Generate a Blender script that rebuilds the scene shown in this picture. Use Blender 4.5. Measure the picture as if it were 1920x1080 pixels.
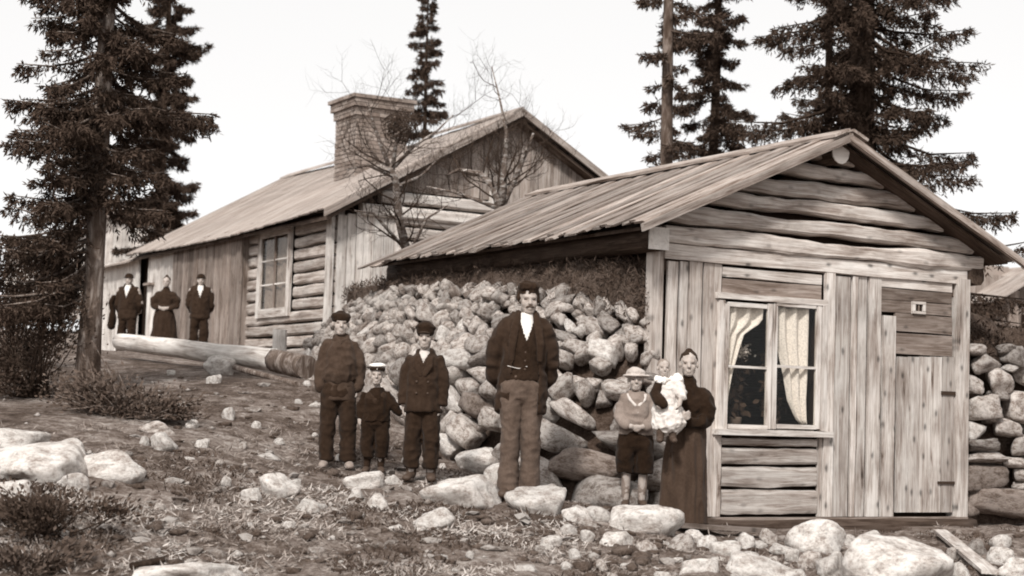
import bpy, bmesh, math, random
import numpy as np
from mathutils import Vector, Matrix, noise as mnoise

for _o in list(bpy.data.objects):
    bpy.data.objects.remove(_o)
SC = bpy.context.scene
COL = SC.collection

# ------------------------------------------------------------------ camera
FPX = 3130.0                         # focal length in pixels of the 1920 px wide plate
_vY = np.array([-1778, 177, 3130.0]); _vY /= np.linalg.norm(_vY)
_vX = np.array([5553, 408, 3130.0]); _vX -= _vX.dot(_vY) * _vY; _vX /= np.linalg.norm(_vX)
RW = np.array([_vX, _vY, np.cross(_vX, _vY)])     # world axes seen from the camera
def ray(px, py):
    return RW @ np.array([(px - 960) / FPX, (py - 540) / FPX, 1.0])
CAMP = -15.6 * ray(1228, 968)        # origin: left bottom corner of the near gable
def atD(px, py, d): return CAMP + d * ray(px, py)
def atY(px, py, Y):
    r = ray(px, py); return CAMP + (Y - CAMP[1]) / r[1] * r
def atX(px, py, X):
    r = ray(px, py); return CAMP + (X - CAMP[0]) / r[0] * r
cam = bpy.data.cameras.new('camera')
camo = bpy.data.objects.new('camera', cam); COL.objects.link(camo)
right, down, fwd = RW[:, 0], RW[:, 1], RW[:, 2]
M3 = Matrix(((right[0], -down[0], -fwd[0]), (right[1], -down[1], -fwd[1]), (right[2], -down[2], -fwd[2])))
camo.matrix_world = Matrix.Translation(Vector(CAMP)) @ M3.to_4x4()
cam.sensor_width = 36.0
cam.lens = FPX / 1920 * 36
cam.clip_start = 0.1; cam.clip_end = 5000
cam.dof.use_dof = True; cam.dof.focus_distance = 15.2; cam.dof.aperture_fstop = 2.4     # an old lens, wide open
SC.camera = camo

# ------------------------------------------------------------------ sky, sun, exposure
SUN = np.array([-0.62, -0.60, 0.76]); SUN /= np.linalg.norm(SUN)
SUN_EL = math.asin(SUN[2]); SUN_ROT = math.atan2(SUN[0], SUN[1])
world = bpy.data.worlds.new('World'); SC.world = world; world.use_nodes = True
_nt = world.node_tree; _nt.nodes.clear()
_sky = _nt.nodes.new('ShaderNodeTexSky'); _sky.sky_type = 'NISHITA'; _sky.sun_disc = False
_sky.sun_elevation = SUN_EL; _sky.sun_rotation = SUN_ROT
_sky.air_density = 1.0; _sky.dust_density = 2.0; _sky.ozone_density = 1.0
_bw = _nt.nodes.new('ShaderNodeRGBToBW')
_tint = _nt.nodes.new('ShaderNodeMix'); _tint.data_type = 'RGBA'; _tint.blend_type = 'MULTIPLY'
_tint.inputs[0].default_value = 1.0
_tint.inputs[7].default_value = (1.0, 0.99, 0.985, 1)      # an even, milky white cover of cloud
_bg = _nt.nodes.new('ShaderNodeBackground'); _bg.inputs[1].default_value = 0.13
_out = _nt.nodes.new('ShaderNodeOutputWorld')
_cov = _nt.nodes.new('ShaderNodeMix'); _cov.data_type = 'FLOAT'; _cov.inputs[0].default_value = .75; _cov.inputs[3].default_value = 4.5
_nt.links.new(_sky.outputs[0], _bw.inputs[0]); _nt.links.new(_bw.outputs[0], _cov.inputs[2]); _nt.links.new(_cov.outputs[0], _tint.inputs[6])
_nt.links.new(_tint.outputs[2], _bg.inputs[0]); _nt.links.new(_bg.outputs[0], _out.inputs[0])
_sl = bpy.data.lights.new('sun', 'SUN'); _sl.energy = 2.2; _sl.angle = math.radians(7); _sl.color = (1.0, 0.97, 0.93)
_so = bpy.data.objects.new('sun', _sl); COL.objects.link(_so)
_so.rotation_euler = Vector(SUN).to_track_quat('Z', 'Y').to_euler(); _so.location = (-20, -10, 30)
SC.view_settings.view_transform = 'Standard'; SC.view_settings.look = 'None'
SC.view_settings.exposure = 0.82; SC.view_settings.gamma = 1.0; SC.view_settings.use_curve_mapping = False
SC.render.engine = 'CYCLES'
SC.cycles.filter_width = 1.9          # the soft drawing of an old lens
SC.cycles.max_bounces = 6; SC.cycles.transparent_max_bounces = 8
SC.cycles.use_denoising = True

# ------------------------------------------------------------------ helpers
rnd = random.Random(7)
NPR = np.random.default_rng(7)
WL = {}
def wl(o): return WL[o.name] if o is not None else np.zeros(3)
def link(ob, parent, o):
    COL.objects.link(ob)
    if parent is not None: ob.parent = parent
    ob.location = Vector(np.asarray(o) - wl(parent)); WL[ob.name] = np.asarray(o, float)
    return ob
def add(name, verts, faces, mat, parent=None, smooth=False, origin=None, grain=None, mats=None, midx=None):
    v = np.asarray(verts, float)
    o = (v.min(0) + v.max(0)) / 2 if origin is None else np.asarray(origin, float)
    me = bpy.data.meshes.new(name)
    me.from_pydata((v - o).tolist(), [], faces if isinstance(faces, list) else faces.tolist())
    for m in (mats or [mat]): me.materials.append(m)
    if midx is not None: me.polygons.foreach_set('material_index', np.asarray(midx, np.int32))
    if smooth: me.polygons.foreach_set('use_smooth', np.ones(len(me.polygons), bool))
    if grain is not None:
        a = me.attributes.new('grain', 'FLOAT_VECTOR', 'POINT')
        a.data.foreach_set('vector', np.asarray(grain, np.float32).ravel())
    me.update()
    return link(bpy.data.objects.new(name, me), parent, o)
def empty(name, loc, parent=None, rz=0.0):
    e = bpy.data.objects.new(name, None); e.empty_display_size = 0.2
    link(e, parent, loc); e.rotation_euler[2] = rz
    return e
def tag(o, label=None, cat=None, group=None, kind=None):
    if label: o['label'] = label
    if cat: o['category'] = cat
    if group: o['group'] = group
    if kind: o['kind'] = kind
    return o
def nz(p, s=1.0, seed=0.0):
    return mnoise.noise(Vector((p[0] * s + seed, p[1] * s + seed * 1.7, p[2] * s - seed)))
def unit(v):
    v = np.asarray(v, float); return v / (np.linalg.norm(v) + 1e-12)

def beam(name, p0, p1, wv, tv, mat, parent, nseg=5, wob=0.004, smooth=False, taper=1.0, ragged=0.0):
    """a sawn board or squared timber from p0 to p1; wv, tv its full width and thickness vectors"""
    p0, p1, wv, tv = (np.asarray(a, float) for a in (p0, p1, wv, tv))
    L = np.linalg.norm(p1 - p0); sd = rnd.random() * 90
    V, G, F = [], [], []
    wl_, tl_ = np.linalg.norm(wv), np.linalg.norm(tv)
    c4 = ((-.5, -.5), (.5, -.5), (.5, .5), (-.5, .5))
    for i in range(nseg + 1):
        s = i / nseg
        k = 1 + (taper - 1) * s
        for j, (a, b) in enumerate(c4):
            off = wob * nz((s * L * 1.3 + j * 7.1, sd, j * 3.3))
            ss = s
            if ragged and i == nseg: ss = s + ragged / L * nz((j * 2.2, sd, 4.4)) * 2
            if ragged and i == 0: ss = s - ragged / L * nz((j * 2.2, sd, 9.4)) * 2
            p = p0 + (p1 - p0) * ss + wv * (a * k) + tv * b + wv / wl_ * off * 2 + tv / tl_ * off * .6
            V.append(p); G.append((s * L + sd, a * wl_ + sd * .37, b * tl_))
    for i in range(nseg):
        for j in range(4):
            a, b = i * 4 + j, i * 4 + (j + 1) % 4
            F.append((a, a + 4, b + 4, b))
    F.append((0, 1, 2, 3)); n = nseg * 4; F.append((n + 3, n + 2, n + 1, n))
    nrm = np.dot(np.cross(p1 - p0, wv), tv)
    if nrm > 0: F = [f[::-1] for f in F]
    return add(name, V, F, mat, parent, smooth, grain=G)

def log(name, p0, p1, hz, dp, mat, parent, nseg=12, sides=10, wob=0.012, power=3.0, axis=(0, 0, 1), endtaper=1.0):
    """a hewn or round log: hz, dp = full height and depth of its section; power 2 = round, higher = squarer"""
    p0, p1 = np.asarray(p0, float), np.asarray(p1, float)
    t = unit(p1 - p0); up = np.asarray(axis, float); up = unit(up - t * up.dot(t)); sd_ = np.cross(t, up)
    L = np.linalg.norm(p1 - p0); sd = rnd.random() * 90
    V, G, F = [], [], []
    for i in range(nseg + 1):
        s = i / nseg
        k = 1 + (endtaper - 1) * s
        cz = wob * 1.2 * nz((s * L * .9, sd, 1.0)); cd = wob * nz((s * L * .9, sd, 5.0))
        for j in range(sides):
            a = 2 * math.pi * j / sides + .15
            ca, sa = math.cos(a), math.sin(a)
            r = (abs(ca) ** power + abs(sa) ** power) ** (-1 / power)
            r *= 1 + wob * 5 * nz((s * L * 2.2, ca * 1.2 + sd, sa * 1.2)) + wob * 2 * nz((s * L * 6, ca * 2 + sd, sa * 2))
            V.append(p0 + (p1 - p0) * s + up * (r * k * sa * hz / 2 + cz) + sd_ * (r * k * ca * dp / 2 + cd))
            G.append((s * L + sd, r * sa * hz / 2 + sd * .37, r * ca * dp / 2))
    for i in range(nseg):
        for j in range(sides):
            a, b = i * sides + j, i * sides + (j + 1) % sides
            F.append((a, b, b + sides, a + sides))
    F.append(tuple(range(sides))[::-1]); n = nseg * sides; F.append(tuple(n + j for j in range(sides)))
    if True: F = [f[::-1] for f in F]
    ob = add(name, V, F, mat, parent, True, grain=G)
    pol = ob.data.polygons
    pol[len(F) - 1].use_smooth = False; pol[len(F) - 2].use_smooth = False
    return ob

def hewn(name, p0, p1, hz, dp, mat, parent, nseg=26, wob=.012, up=(0, 0, 1), bow=.0):
    """a log hewn flat on its faces, with uneven waney edges"""
    p0, p1 = np.asarray(p0, float), np.asarray(p1, float); t = unit(p1 - p0); up = np.asarray(up, float); sd_ = np.cross(t, up)
    L = np.linalg.norm(p1 - p0); sd = rnd.random() * 90; V, G, F = [], [], []
    prof = ((.5, -.33), (.5, .30), (.36, .46), (0, .5), (-.4, .46), (-.4, -.46), (0, -.5), (.38, -.47))
    n = len(prof)
    for i in range(nseg + 1):
        s = i / nseg; top = wob * (1.6 * nz((s * L * 1.4, sd, 1)) + .9 * nz((s * L * 5, sd, 2))); bot = wob * (1.6 * nz((s * L * 1.4, sd, 11)) + .9 * nz((s * L * 5, sd, 12)))
        cz = bow * nz((s * L * .5, sd, 30)) * 2
        for j, (a, b) in enumerate(prof):
            e = (top if b > .2 else bot if b < -.2 else 0) * (1 if abs(b) > .4 else .5); f = wob * .6 * nz((s * L * 4, j * 1.7, sd))
            V.append(p0 + (p1 - p0) * s + up * (b * hz + e + cz) + sd_ * (a * dp + f)); G.append((s * L + sd, b * hz + sd * .37, a * dp))
    for i in range(nseg):
        for j in range(n):
            a, b = i * n + j, i * n + (j + 1) % n; F.append((a, a + n, b + n, b))
    F.append(tuple(range(n))); e_ = nseg * n; F.append(tuple(e_ + j for j in range(n))[::-1])
    if sd_[1] > 0 or (abs(sd_[1]) < 1e-6 and sd_[0] > 0): pass
    return add(name, V, F, mat, parent, False, grain=G)

def tubes_mesh(paths, sides=6):
    """paths: list of [(point, radius), ...] -> verts, faces of joined tapered tubes"""
    V, F = [], []
    for pts in paths:
        n0 = len(V); P = [np.asarray(p, float) for p, _ in pts]
        prev = None
        for i, (p, r) in enumerate(pts):
            t = unit(P[min(i + 1, len(P) - 1)] - P[max(i - 1, 0)])
            ref = np.array([0, 0, 1.0]) if abs(t[2]) < .9 else np.array([1.0, 0, 0])
            if prev is not None: ref = prev
            a = unit(ref - t * ref.dot(t)); b = np.cross(t, a); prev = a
            for j in range(sides):
                an = 2 * math.pi * j / sides
                V.append(P[i] + r * (a * math.cos(an) + b * math.sin(an)))
        for i in range(len(pts) - 1):
            for j in range(sides):
                q, w = n0 + i * sides + j, n0 + i * sides + (j + 1) % sides
                F.append((q, w, w + sides, q + sides))
        F.append(tuple(n0 + j for j in range(sides))[::-1])
        e = n0 + (len(pts) - 1) * sides
        F.append(tuple(e + j for j in range(sides)))
    return V, F

# ------------------------------------------------------------------ materials (the plate is sepia: every pigment is a brown-grey)
def S(v):
    """reflectance v in the plate's brown-grey scale: darks run to red-brown, lights to a warm grey"""
    k = min(1.0, max(0.0, math.log(max(v, .004) / .7) / math.log(.004 / .7)))
    return (v * (1.04 + .6 * k + .16 * k * k), v * (.98 - .1 * k), v * (.92 - .4 * k - .12 * k * k), 1)
class NB:
    def __init__(s, name):
        s.m = bpy.data.materials.new(name); s.m.use_nodes = True; s.t = s.m.node_tree
        s.b = s.t.nodes['Principled BSDF']; s.b.inputs['Specular IOR Level'].default_value = .2
        s.b.inputs['Roughness'].default_value = .85
    def n(s, typ, **kw):
        n = s.t.nodes.new(typ)
        for k, v in kw.items():
            if k.startswith('i_'):
                key = k[2:]; n.inputs[int(key) if key.isdigit() else key].default_value = v
            else: setattr(n, k, v)
        return n
    def l(s, a, b): s.t.links.new(a, b); return s
    def coord(s, kind='Object'): return s.n('ShaderNodeTexCoord').outputs[kind]
    def attr(s, nm): return s.n('ShaderNodeAttribute', attribute_name=nm).outputs['Vector']
    def map(s, vec, sc):
        m = s.n('ShaderNodeMapping'); m.inputs['Scale'].default_value = sc if hasattr(sc, '__len__') else (sc,) * 3
        s.l(vec, m.inputs['Vector']); return m.outputs[0]
    def noise(s, vec, scale=5, detail=4, rough=.6, dist=0):
        n = s.n('ShaderNodeTexNoise'); n.inputs['Scale'].default_value = scale; n.inputs['Detail'].default_value = detail
        n.inputs['Roughness'].default_value = rough; n.inputs['Distortion'].default_value = dist
        if vec is not None: s.l(vec, n.inputs['Vector'])
        return n.outputs['Fac']
    def voro(s, vec, scale=5, feat='F1'):
        n = s.n('ShaderNodeTexVoronoi', feature=feat); n.inputs['Scale'].default_value = scale
        s.l(vec, n.inputs['Vector']); return n.outputs['Distance']
    def ramp(s, fac, stops):
        r = s.n('ShaderNodeValToRGB'); e = r.color_ramp.elements
        while len(e) < len(stops): e.new(.5)
        for el, (p, c) in zip(e, stops):
            el.position = p; el.color = c if hasattr(c, '__len__') else S(c)
        s.l(fac, r.inputs[0]); return r.outputs[0]
    def mix(s, fac, a, b, mode='MIX'):
        m = s.n('ShaderNodeMix', data_type='RGBA', blend_type=mode)
        for v, i in ((fac, 0), (a, 6), (b, 7)):
            if hasattr(v, 'is_linked') or hasattr(v, 'links'): s.l(v, m.inputs[i])
            else: m.inputs[i].default_value = v if (i == 0 or hasattr(v, '__len__')) else S(v)
        return m.outputs[2]
    def math(s, op, a, b=0.0):
        m = s.n('ShaderNodeMath', operation=op)
        for v, i in ((a, 0), (b, 1)):
            if hasattr(v, 'links'): s.l(v, m.inputs[i])
            else: m.inputs[i].default_value = v
        return m.outputs[0]
    def rand(s): return s.n('ShaderNodeObjectInfo').outputs['Random']
    def done(s, col, bump=None, strength=.4, dist=.02, rough=None):
        if hasattr(col, 'links'): s.l(col, s.b.inputs['Base Color'])
        else: s.b.inputs['Base Color'].default_value = col if hasattr(col, '__len__') else S(col)
        if bump is not None:
            b = s.n('ShaderNodeBump'); b.inputs['Strength'].default_value = strength; b.inputs['Distance'].default_value = dist
            s.l(bump, b.inputs['Height']); s.l(b.outputs[0], s.b.inputs['Normal'])
        if rough is not None: s.b.inputs['Roughness'].default_value = rough
        return s.m
K = (1, 1, 1, 1)
def grey(v): return (v, v, v, 1)
def wood(name, dark, light, var=.35, knots=.8, fine=1.0, coarse=1.0, spec=.15):
    b = NB(name); g = b.attr('grain')
    rr = b.rand()
    streak = b.noise(b.map(g, (1.5, 20, 20)), 1.0, 6, .7, .9)
    fineg = b.noise(b.map(g, (4, 150, 150)), 1.0, 3, .6)
    broad = b.noise(b.map(g, (1.2 * coarse, 5, 5)), 1.0, 3, .6)
    f = b.math('ADD', b.math('MULTIPLY', streak, .62), b.math('ADD', b.math('MULTIPLY', fineg, .26 * fine), b.math('MULTIPLY', broad, .36)))
    c = b.ramp(f, [(.44, dark * .18), (.485, dark * .6), (.565, dark), (.645, (dark + light) * .5), (.74, light)])
    kv = b.n('ShaderNodeTexVoronoi', voronoi_dimensions='2D', feature='F1'); kv.inputs['Scale'].default_value = 1.0
    b.l(b.map(g, (3.4, 6.5, 1)), kv.inputs['Vector'])
    kc = b.n('ShaderNodeSeparateColor'); b.l(kv.outputs['Color'], kc.inputs[0])
    kd = b.math('ADD', kv.outputs['Distance'], b.math('MULTIPLY', b.math('GREATER_THAN', kc.outputs[0], .42), 1.0))
    kd = b.math('ADD', kd, b.math('MULTIPLY', b.math('SUBTRACT', b.noise(b.map(g, (30, 60, 60)), 1.0, 2), .5), .10))
    kn = b.ramp(kd, [(.0, grey(.18)), (.07, grey(.38)), (.14, grey(.85)), (.2, grey(1.0))])
    c = b.mix(knots, c, kn, 'MULTIPLY')
    stain = b.noise(b.map(b.coord('Object'), 1.7), 1.0, 4, .65)
    c = b.mix(.55, c, b.ramp(stain, [(.3, grey(.5)), (.5, grey(.95)), (.8, grey(1.15))]), 'MULTIPLY')
    c = b.mix(1.0, c, b.ramp(rr, [(0, grey(1 - var)), (1, grey(1 + var * .6))]), 'MULTIPLY')
    b.b.inputs['Specular IOR Level'].default_value = spec
    return b.done(c, f, .7, .012, .8)
def stone(name, lo, hi, var=.4):
    b = NB(name); o = b.coord('Object')
    rr = b.rand()
    off = b.n('ShaderNodeVectorMath', operation='ADD'); b.l(o, off.inputs[0])
    cmb = b.n('ShaderNodeCombineXYZ'); b.l(b.math('MULTIPLY', rr, 80), cmb.inputs[0]); b.l(cmb.outputs[0], off.inputs[1]); o2 = off.outputs[0]
    big = b.noise(o2, 2.6, 5, .65, .2); med = b.noise(o2, 14, 5, .7); fin = b.noise(o2, 90, 3, .7)
    f = b.math('ADD', b.math('MULTIPLY', big, .5), b.math('ADD', b.math('MULTIPLY', med, .32), b.math('MULTIPLY', fin, .2)))
    c = b.ramp(f, [(.40, lo * .5), (.465, lo), (.54, hi), (.64, min(.86, hi * 1.15))])
    lich = b.noise(o2, 5.0, 6, .75, .3)
    c = b.mix(.6, c, b.ramp(lich, [(.36, grey(.45)), (.46, grey(1.0))]), 'MULTIPLY')
    c = b.mix(1.0, c, b.ramp(rr, [(0, grey(1 - var)), (.6, grey(1.0)), (1, grey(1 + var * .35))]), 'MULTIPLY')
    return b.done(c, f, .75, .05, .9)
def cloth(name, v, contrast=.5, scale=60):
    b = NB(name); o = b.coord('Object')
    f = b.math('ADD', b.math('MULTIPLY', b.noise(o, scale, 3, .7), .5), b.math('MULTIPLY', b.noise(o, 7, 4, .6), .5))
    b.b.inputs['Specular IOR Level'].default_value = .05
    b.b.inputs['Sheen Weight'].default_value = .05
    return b.done(b.ramp(f, [(.3, v * (1 - contrast)), (.5, v), (.72, v * (1 + contrast))]), f, .3, .006, .95)
def foliage(name, lo, hi):
    b = NB(name)
    f = b.noise(b.coord('Object'), 2.2, 4, .7)
    g = b.attr('tone')
    sep = b.n('ShaderNodeSeparateXYZ'); b.l(g, sep.inputs[0])
    c = b.mix(b.math('ADD', b.math('MULTIPLY', f, .5), b.math('MULTIPLY', sep.outputs[0], .5)), lo, hi)
    b.b.inputs['Specular IOR Level'].default_value = .1
    return b.done(c, None, rough=.8)
M = {}
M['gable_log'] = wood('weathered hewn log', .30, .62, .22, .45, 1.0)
M['board_b'] = wood('greyed sawn board', .24, .50, .25, .7, 1.4)
M['board_c'] = wood('bleached sawn board', .42, .74, .2, .8, .7, 1.8)
M['board'] = wood('weathered sawn board', .34, .68, .28, .9)
M['board_dark'] = wood('dark weathered board', .14, .30, .25, .6)
M['roof_board'] = wood('grey roof board', .13, .38, .45, .2, 1.3)
M['dark_log'] = wood('dark timber', .035, .10, .25, .3)  # side logs, beams and sill, much darker than the gable timber
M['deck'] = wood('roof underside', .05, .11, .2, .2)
M['far_board'] = wood('far brown board', .14, .32, .3, .6)
M['far_light'] = wood('far pale board', .48, .76, .2, .4)
M['far_log'] = wood('far hewn log', .28, .56, .2, .4)
M['far_roof'] = wood('far roof board', .24, .42, .16, .1, 1.0)
M['paint'] = wood('worn white paint', .55, .80, .08, .15, .5)
M['bark_pale'] = wood('peeled pole', .46, .78, .1, .4)
M['far_overlit'] = wood('overlit far board', .66, .84, .06, .1, .5)  # overexposed brightness of the far end wall put into the board colour
M['far_gable'] = wood('weathered far gable board', .20, .44, .35, .5)
M['log_end'] = wood('sawn log end', .62, .80, .05, .0)
M['stone'] = stone('field stone', .23, .50, .45)
M['stone_pale'] = stone('pale boulder', .42, .66, .15)
M['stone_dark'] = stone('dark stone', .13, .25, .25)
M['iron'] = NB('rusty iron').done(.03, rough=.6)
M['black'] = NB('interior shade black').done(.012, rough=.95)  # near-black colour stands in for the shade of interiors, openings and gaps

# ------------------------------------------------------------------ ground
GP = [atD(*p) for p in [
    (0, 1080, 10.9), (480, 1080, 11.0), (960, 1080, 11.2), (1440, 1085, 11.9), (1919, 1090, 12.3),
    (1290, 992, 15.0), (1500, 1010, 14.5), (1730, 1012, 15.2), (1900, 1000, 16.2), (1150, 960, 14.4),
    (970, 938, 14.1), (785, 910, 14.7), (695, 893, 15.0), (630, 884, 15.2), (1040, 990, 13.0),
    (450, 850, 14.6), (300, 850, 14.0), (100, 920, 12.2), (20, 820, 14.0), (200, 980, 11.7), (700, 1000, 12.4), (450, 960, 12.6),
    (165, 755, 17.0), (0, 745, 17.5), (450, 765, 16.8), (560, 712, 19.0), (640, 715, 18.4), (300, 695, 20.5),
    (225, 668, 23.0), (480, 690, 21.0)]]
GP += [np.array(p, float) for p in [
    (2, 1, -.18), (3.9, 0, -.12), (2, 4, -.1), (5.5, -.3, -.15), (7, 2, .3), (1.2, 13, 1.72), (1.2, 17, 1.72), (1.2, 21, 1.8), (1.2, 25, 1.9),
    (5, 10, 1.6), (6, 16, 1.8), (-9, -13, -.6), (-4, -12, -.7), (-16, -4, .3), (4, -8, -.5), (-12, 8, 1.3), (-9, 18, 2.0), (12, 8, 1.2), (14, 22, 2.6),
    (0, 40, 2.9), (30, 35, 4.0), (-30, 20, 2.4), (-30, -30, 0), (30, -20, 0), (0, 120, 4), (120, 120, 5), (150, 0, 3), (-150, 0, 2), (-120, 140, 3),
    (0, -150, -1), (150, -150, 0), (-150, -150, 0)]]
GP = np.array(GP)
def _k(r): return np.where(r > 1e-9, r, 0.0)      # biharmonic-like, calm far away
_n = len(GP)
_A = np.zeros((_n + 3, _n + 3))
_A[:_n, :_n] = _k(np.linalg.norm(GP[:, None, :2] - GP[None, :, :2], axis=2)) - np.eye(_n) * .02
_A[:_n, _n] = 1; _A[:_n, _n + 1:] = GP[:, :2]; _A[_n:, :_n] = _A[:_n, _n:].T
_W = np.linalg.solve(_A, np.concatenate([GP[:, 2], np.zeros(3)]))
def gz(x, y):
    x = np.atleast_1d(np.asarray(x, float)); y = np.atleast_1d(np.asarray(y, float))
    out = np.empty(x.shape)
    for i in range(0, len(x), 20000):
        xx, yy = x[i:i + 20000], y[i:i + 20000]
        r = np.hypot(xx[:, None] - GP[None, :, 0], yy[:, None] - GP[None, :, 1])
        out[i:i + 20000] = _k(r) @ _W[:_n] + _W[_n] + _W[_n + 1] * xx + _W[_n + 2] * yy
    return out
def gz1(x, y): return float(gz(x, y)[0])
def on_ground(px, py, dmin=9.0, dmax=45.0):
    """the ground point seen at a pixel of the plate"""
    D = np.arange(dmin, dmax, .05); r = ray(px, py); P = CAMP[None] + D[:, None] * r[None]
    h = P[:, 2] - gz(P[:, 0], P[:, 1]); i = np.argmax(h < 0)
    if h[i] >= 0: i = len(D) - 1
    return P[i], D[i]

def _axis(lo, hi, a, b, step):
    mid = np.arange(a, b + step, step); k = 1.22
    out, s, x = [], step, b + step
    while x < hi: s *= k; x += s; out.append(x)
    inn, s, x = [], step, a
    while x > lo: s *= k; x -= s; inn.append(x)
    return np.concatenate([inn[::-1], mid, out])
gx = _axis(-700, 700, -9.0, 8.0, .055); gy = _axis(-500, 1500, -6.5, 13.0, .065)
XX, YY = np.meshgrid(gx, gy); ZZ = gz(XX.ravel(), YY.ravel()).reshape(XX.shape)
def vnoise(x, y, s, seed):
    """smooth value noise, vectorised"""
    g = np.random.default_rng(seed).random((256, 256)).astype(float)
    u, v = x * s, y * s; iu, iv = np.floor(u).astype(int), np.floor(v).astype(int); fu, fv = u - iu, v - iv
    fu, fv = fu * fu * (3 - 2 * fu), fv * fv * (3 - 2 * fv)
    a, b = g[iu & 255, iv & 255], g[(iu + 1) & 255, iv & 255]; c, d = g[iu & 255, (iv + 1) & 255], g[(iu + 1) & 255, (iv + 1) & 255]
    return (a * (1 - fu) + b * fu) * (1 - fv) + (c * (1 - fu) + d * fu) * fv - .5
_fade = np.clip(1.4 - np.hypot(XX + 2, YY - 1) / 22, 0, 1)
def rough(x, y):
    rr_ = .06 * vnoise(x, y, 1.1, 1) + .05 * vnoise(x, y, 3.1, 2) + .04 * vnoise(x, y, 7.3, 3)
    t = np.clip((6.5 - (y + 1.0 * (x + 6) * .0)) / 9, .3, 1)
    return (rr_ + .035 * np.abs(vnoise(x, y, 13, 4))) * t
ZZ = ZZ + rough(XX, YY) * _fade
_nx, _ny = len(gx), len(gy)
_gi = np.arange(_nx * _ny).reshape(_ny, _nx)
_gf = np.stack([_gi[:-1, :-1], _gi[:-1, 1:], _gi[1:, 1:], _gi[1:, :-1]], -1).reshape(-1, 4)
b = NB('trodden heath ground'); o = b.coord('Object')
n1 = b.noise(o, .9, 5, .65, .5); n2 = b.noise(o, 6, 6, .72, .4); n3 = b.noise(o, 34, 5, .75); n4 = b.noise(o, 120, 3, .7)
f = b.math('ADD', b.math('MULTIPLY', n1, .3), b.math('ADD', b.math('MULTIPLY', n2, .42), b.math('ADD', b.math('MULTIPLY', n3, .26), b.math('MULTIPLY', n4, .12))))
c = b.ramp(f, [(.45, .035), (.52, .085), (.57, .17), (.62, .31), (.68, .5)])
M['ground'] = b.done(c, b.math('ADD', f, b.math('MULTIPLY', n4, .3)), .9, .06, .95)
tag(add('ground', np.stack([XX, YY, ZZ], -1).reshape(-1, 3), _gf, M['ground'], None, True, origin=(0, 0, 0)), kind='structure')
def seat(x, y):
    p = gz(x, y) + rough(np.atleast_1d(float(x)), np.atleast_1d(float(y)))
    return float(p[0])

# ------------------------------------------------------------------ near cabin
LABC = 'small low log cabin with boarded gable, two-light window and stone bank at its side'
cabin = tag(empty('log_cabin', (1.93, 0, 0)), LABC, 'cabin')
WC, RZ, EZ = 1.93, 3.75, 2.885        # half width, ridge height, height of the roof plane over the wall line
SLP = (RZ - EZ) / WC
RY0, RY1 = -.38, 5.62
def rp(side, d, y, h=0.0):           # point on the roof: d metres out from the ridge, h above the plane
    nx, nzv = SLP / math.hypot(1, SLP), 1 / math.hypot(1, SLP)
    return np.array([WC + side * (d + nx * h), y, RZ - SLP * d + nzv * h])
def X(px, py): return atY(px, py, 0)[0]
def Z(px, py): return atY(px, py, 0)[2]
# walls behind the cladding
gable = empty('gable_wall', (WC, 0, 0), cabin)
def slab(name, lo, hi, mat, parent):
    lo, hi = np.array(lo, float), np.array(hi, float)
    return beam(name, ((lo[0] + hi[0]) / 2, (lo[1] + hi[1]) / 2, lo[2]), ((lo[0] + hi[0]) / 2, (lo[1] + hi[1]) / 2, hi[2]), (hi[0] - lo[0], 0, 0), (0, hi[1] - lo[1], 0), mat, parent, 2, 0.0)
wx0, wx1, wz0, wz1 = X(1346, 690), X(1531, 690), Z(1435, 805), Z(1435, 568)
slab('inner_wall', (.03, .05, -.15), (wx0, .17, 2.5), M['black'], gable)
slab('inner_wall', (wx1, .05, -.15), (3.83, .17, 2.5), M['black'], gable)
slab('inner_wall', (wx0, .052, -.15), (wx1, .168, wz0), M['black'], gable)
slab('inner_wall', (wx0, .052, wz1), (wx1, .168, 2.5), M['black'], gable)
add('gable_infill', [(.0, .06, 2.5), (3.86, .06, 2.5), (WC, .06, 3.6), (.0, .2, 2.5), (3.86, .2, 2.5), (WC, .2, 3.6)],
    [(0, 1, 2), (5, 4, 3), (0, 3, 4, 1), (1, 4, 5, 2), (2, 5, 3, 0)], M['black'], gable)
slab('back_wall', (.02, 5.3, -.2), (3.84, 5.45, 2.6), M['dark_log'], cabin)
add('back_gable_infill', [(.0, 5.3, 2.6), (3.86, 5.3, 2.6), (WC, 5.3, 3.66), (.0, 5.44, 2.6), (3.86, 5.44, 2.6), (WC, 5.44, 3.66)],
    [(0, 1, 2), (5, 4, 3), (0, 3, 4, 1), (1, 4, 5, 2), (2, 5, 3, 0)], M['dark_log'], cabin)
slab('floor', (.05, .17, -.16), (3.8, 5.3, -.1), M['deck'], cabin)
# side walls of round logs
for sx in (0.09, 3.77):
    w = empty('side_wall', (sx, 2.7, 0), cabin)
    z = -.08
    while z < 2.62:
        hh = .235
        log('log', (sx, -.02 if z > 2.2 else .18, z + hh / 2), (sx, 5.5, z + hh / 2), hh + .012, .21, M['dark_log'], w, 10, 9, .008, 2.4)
        z += hh
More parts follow.
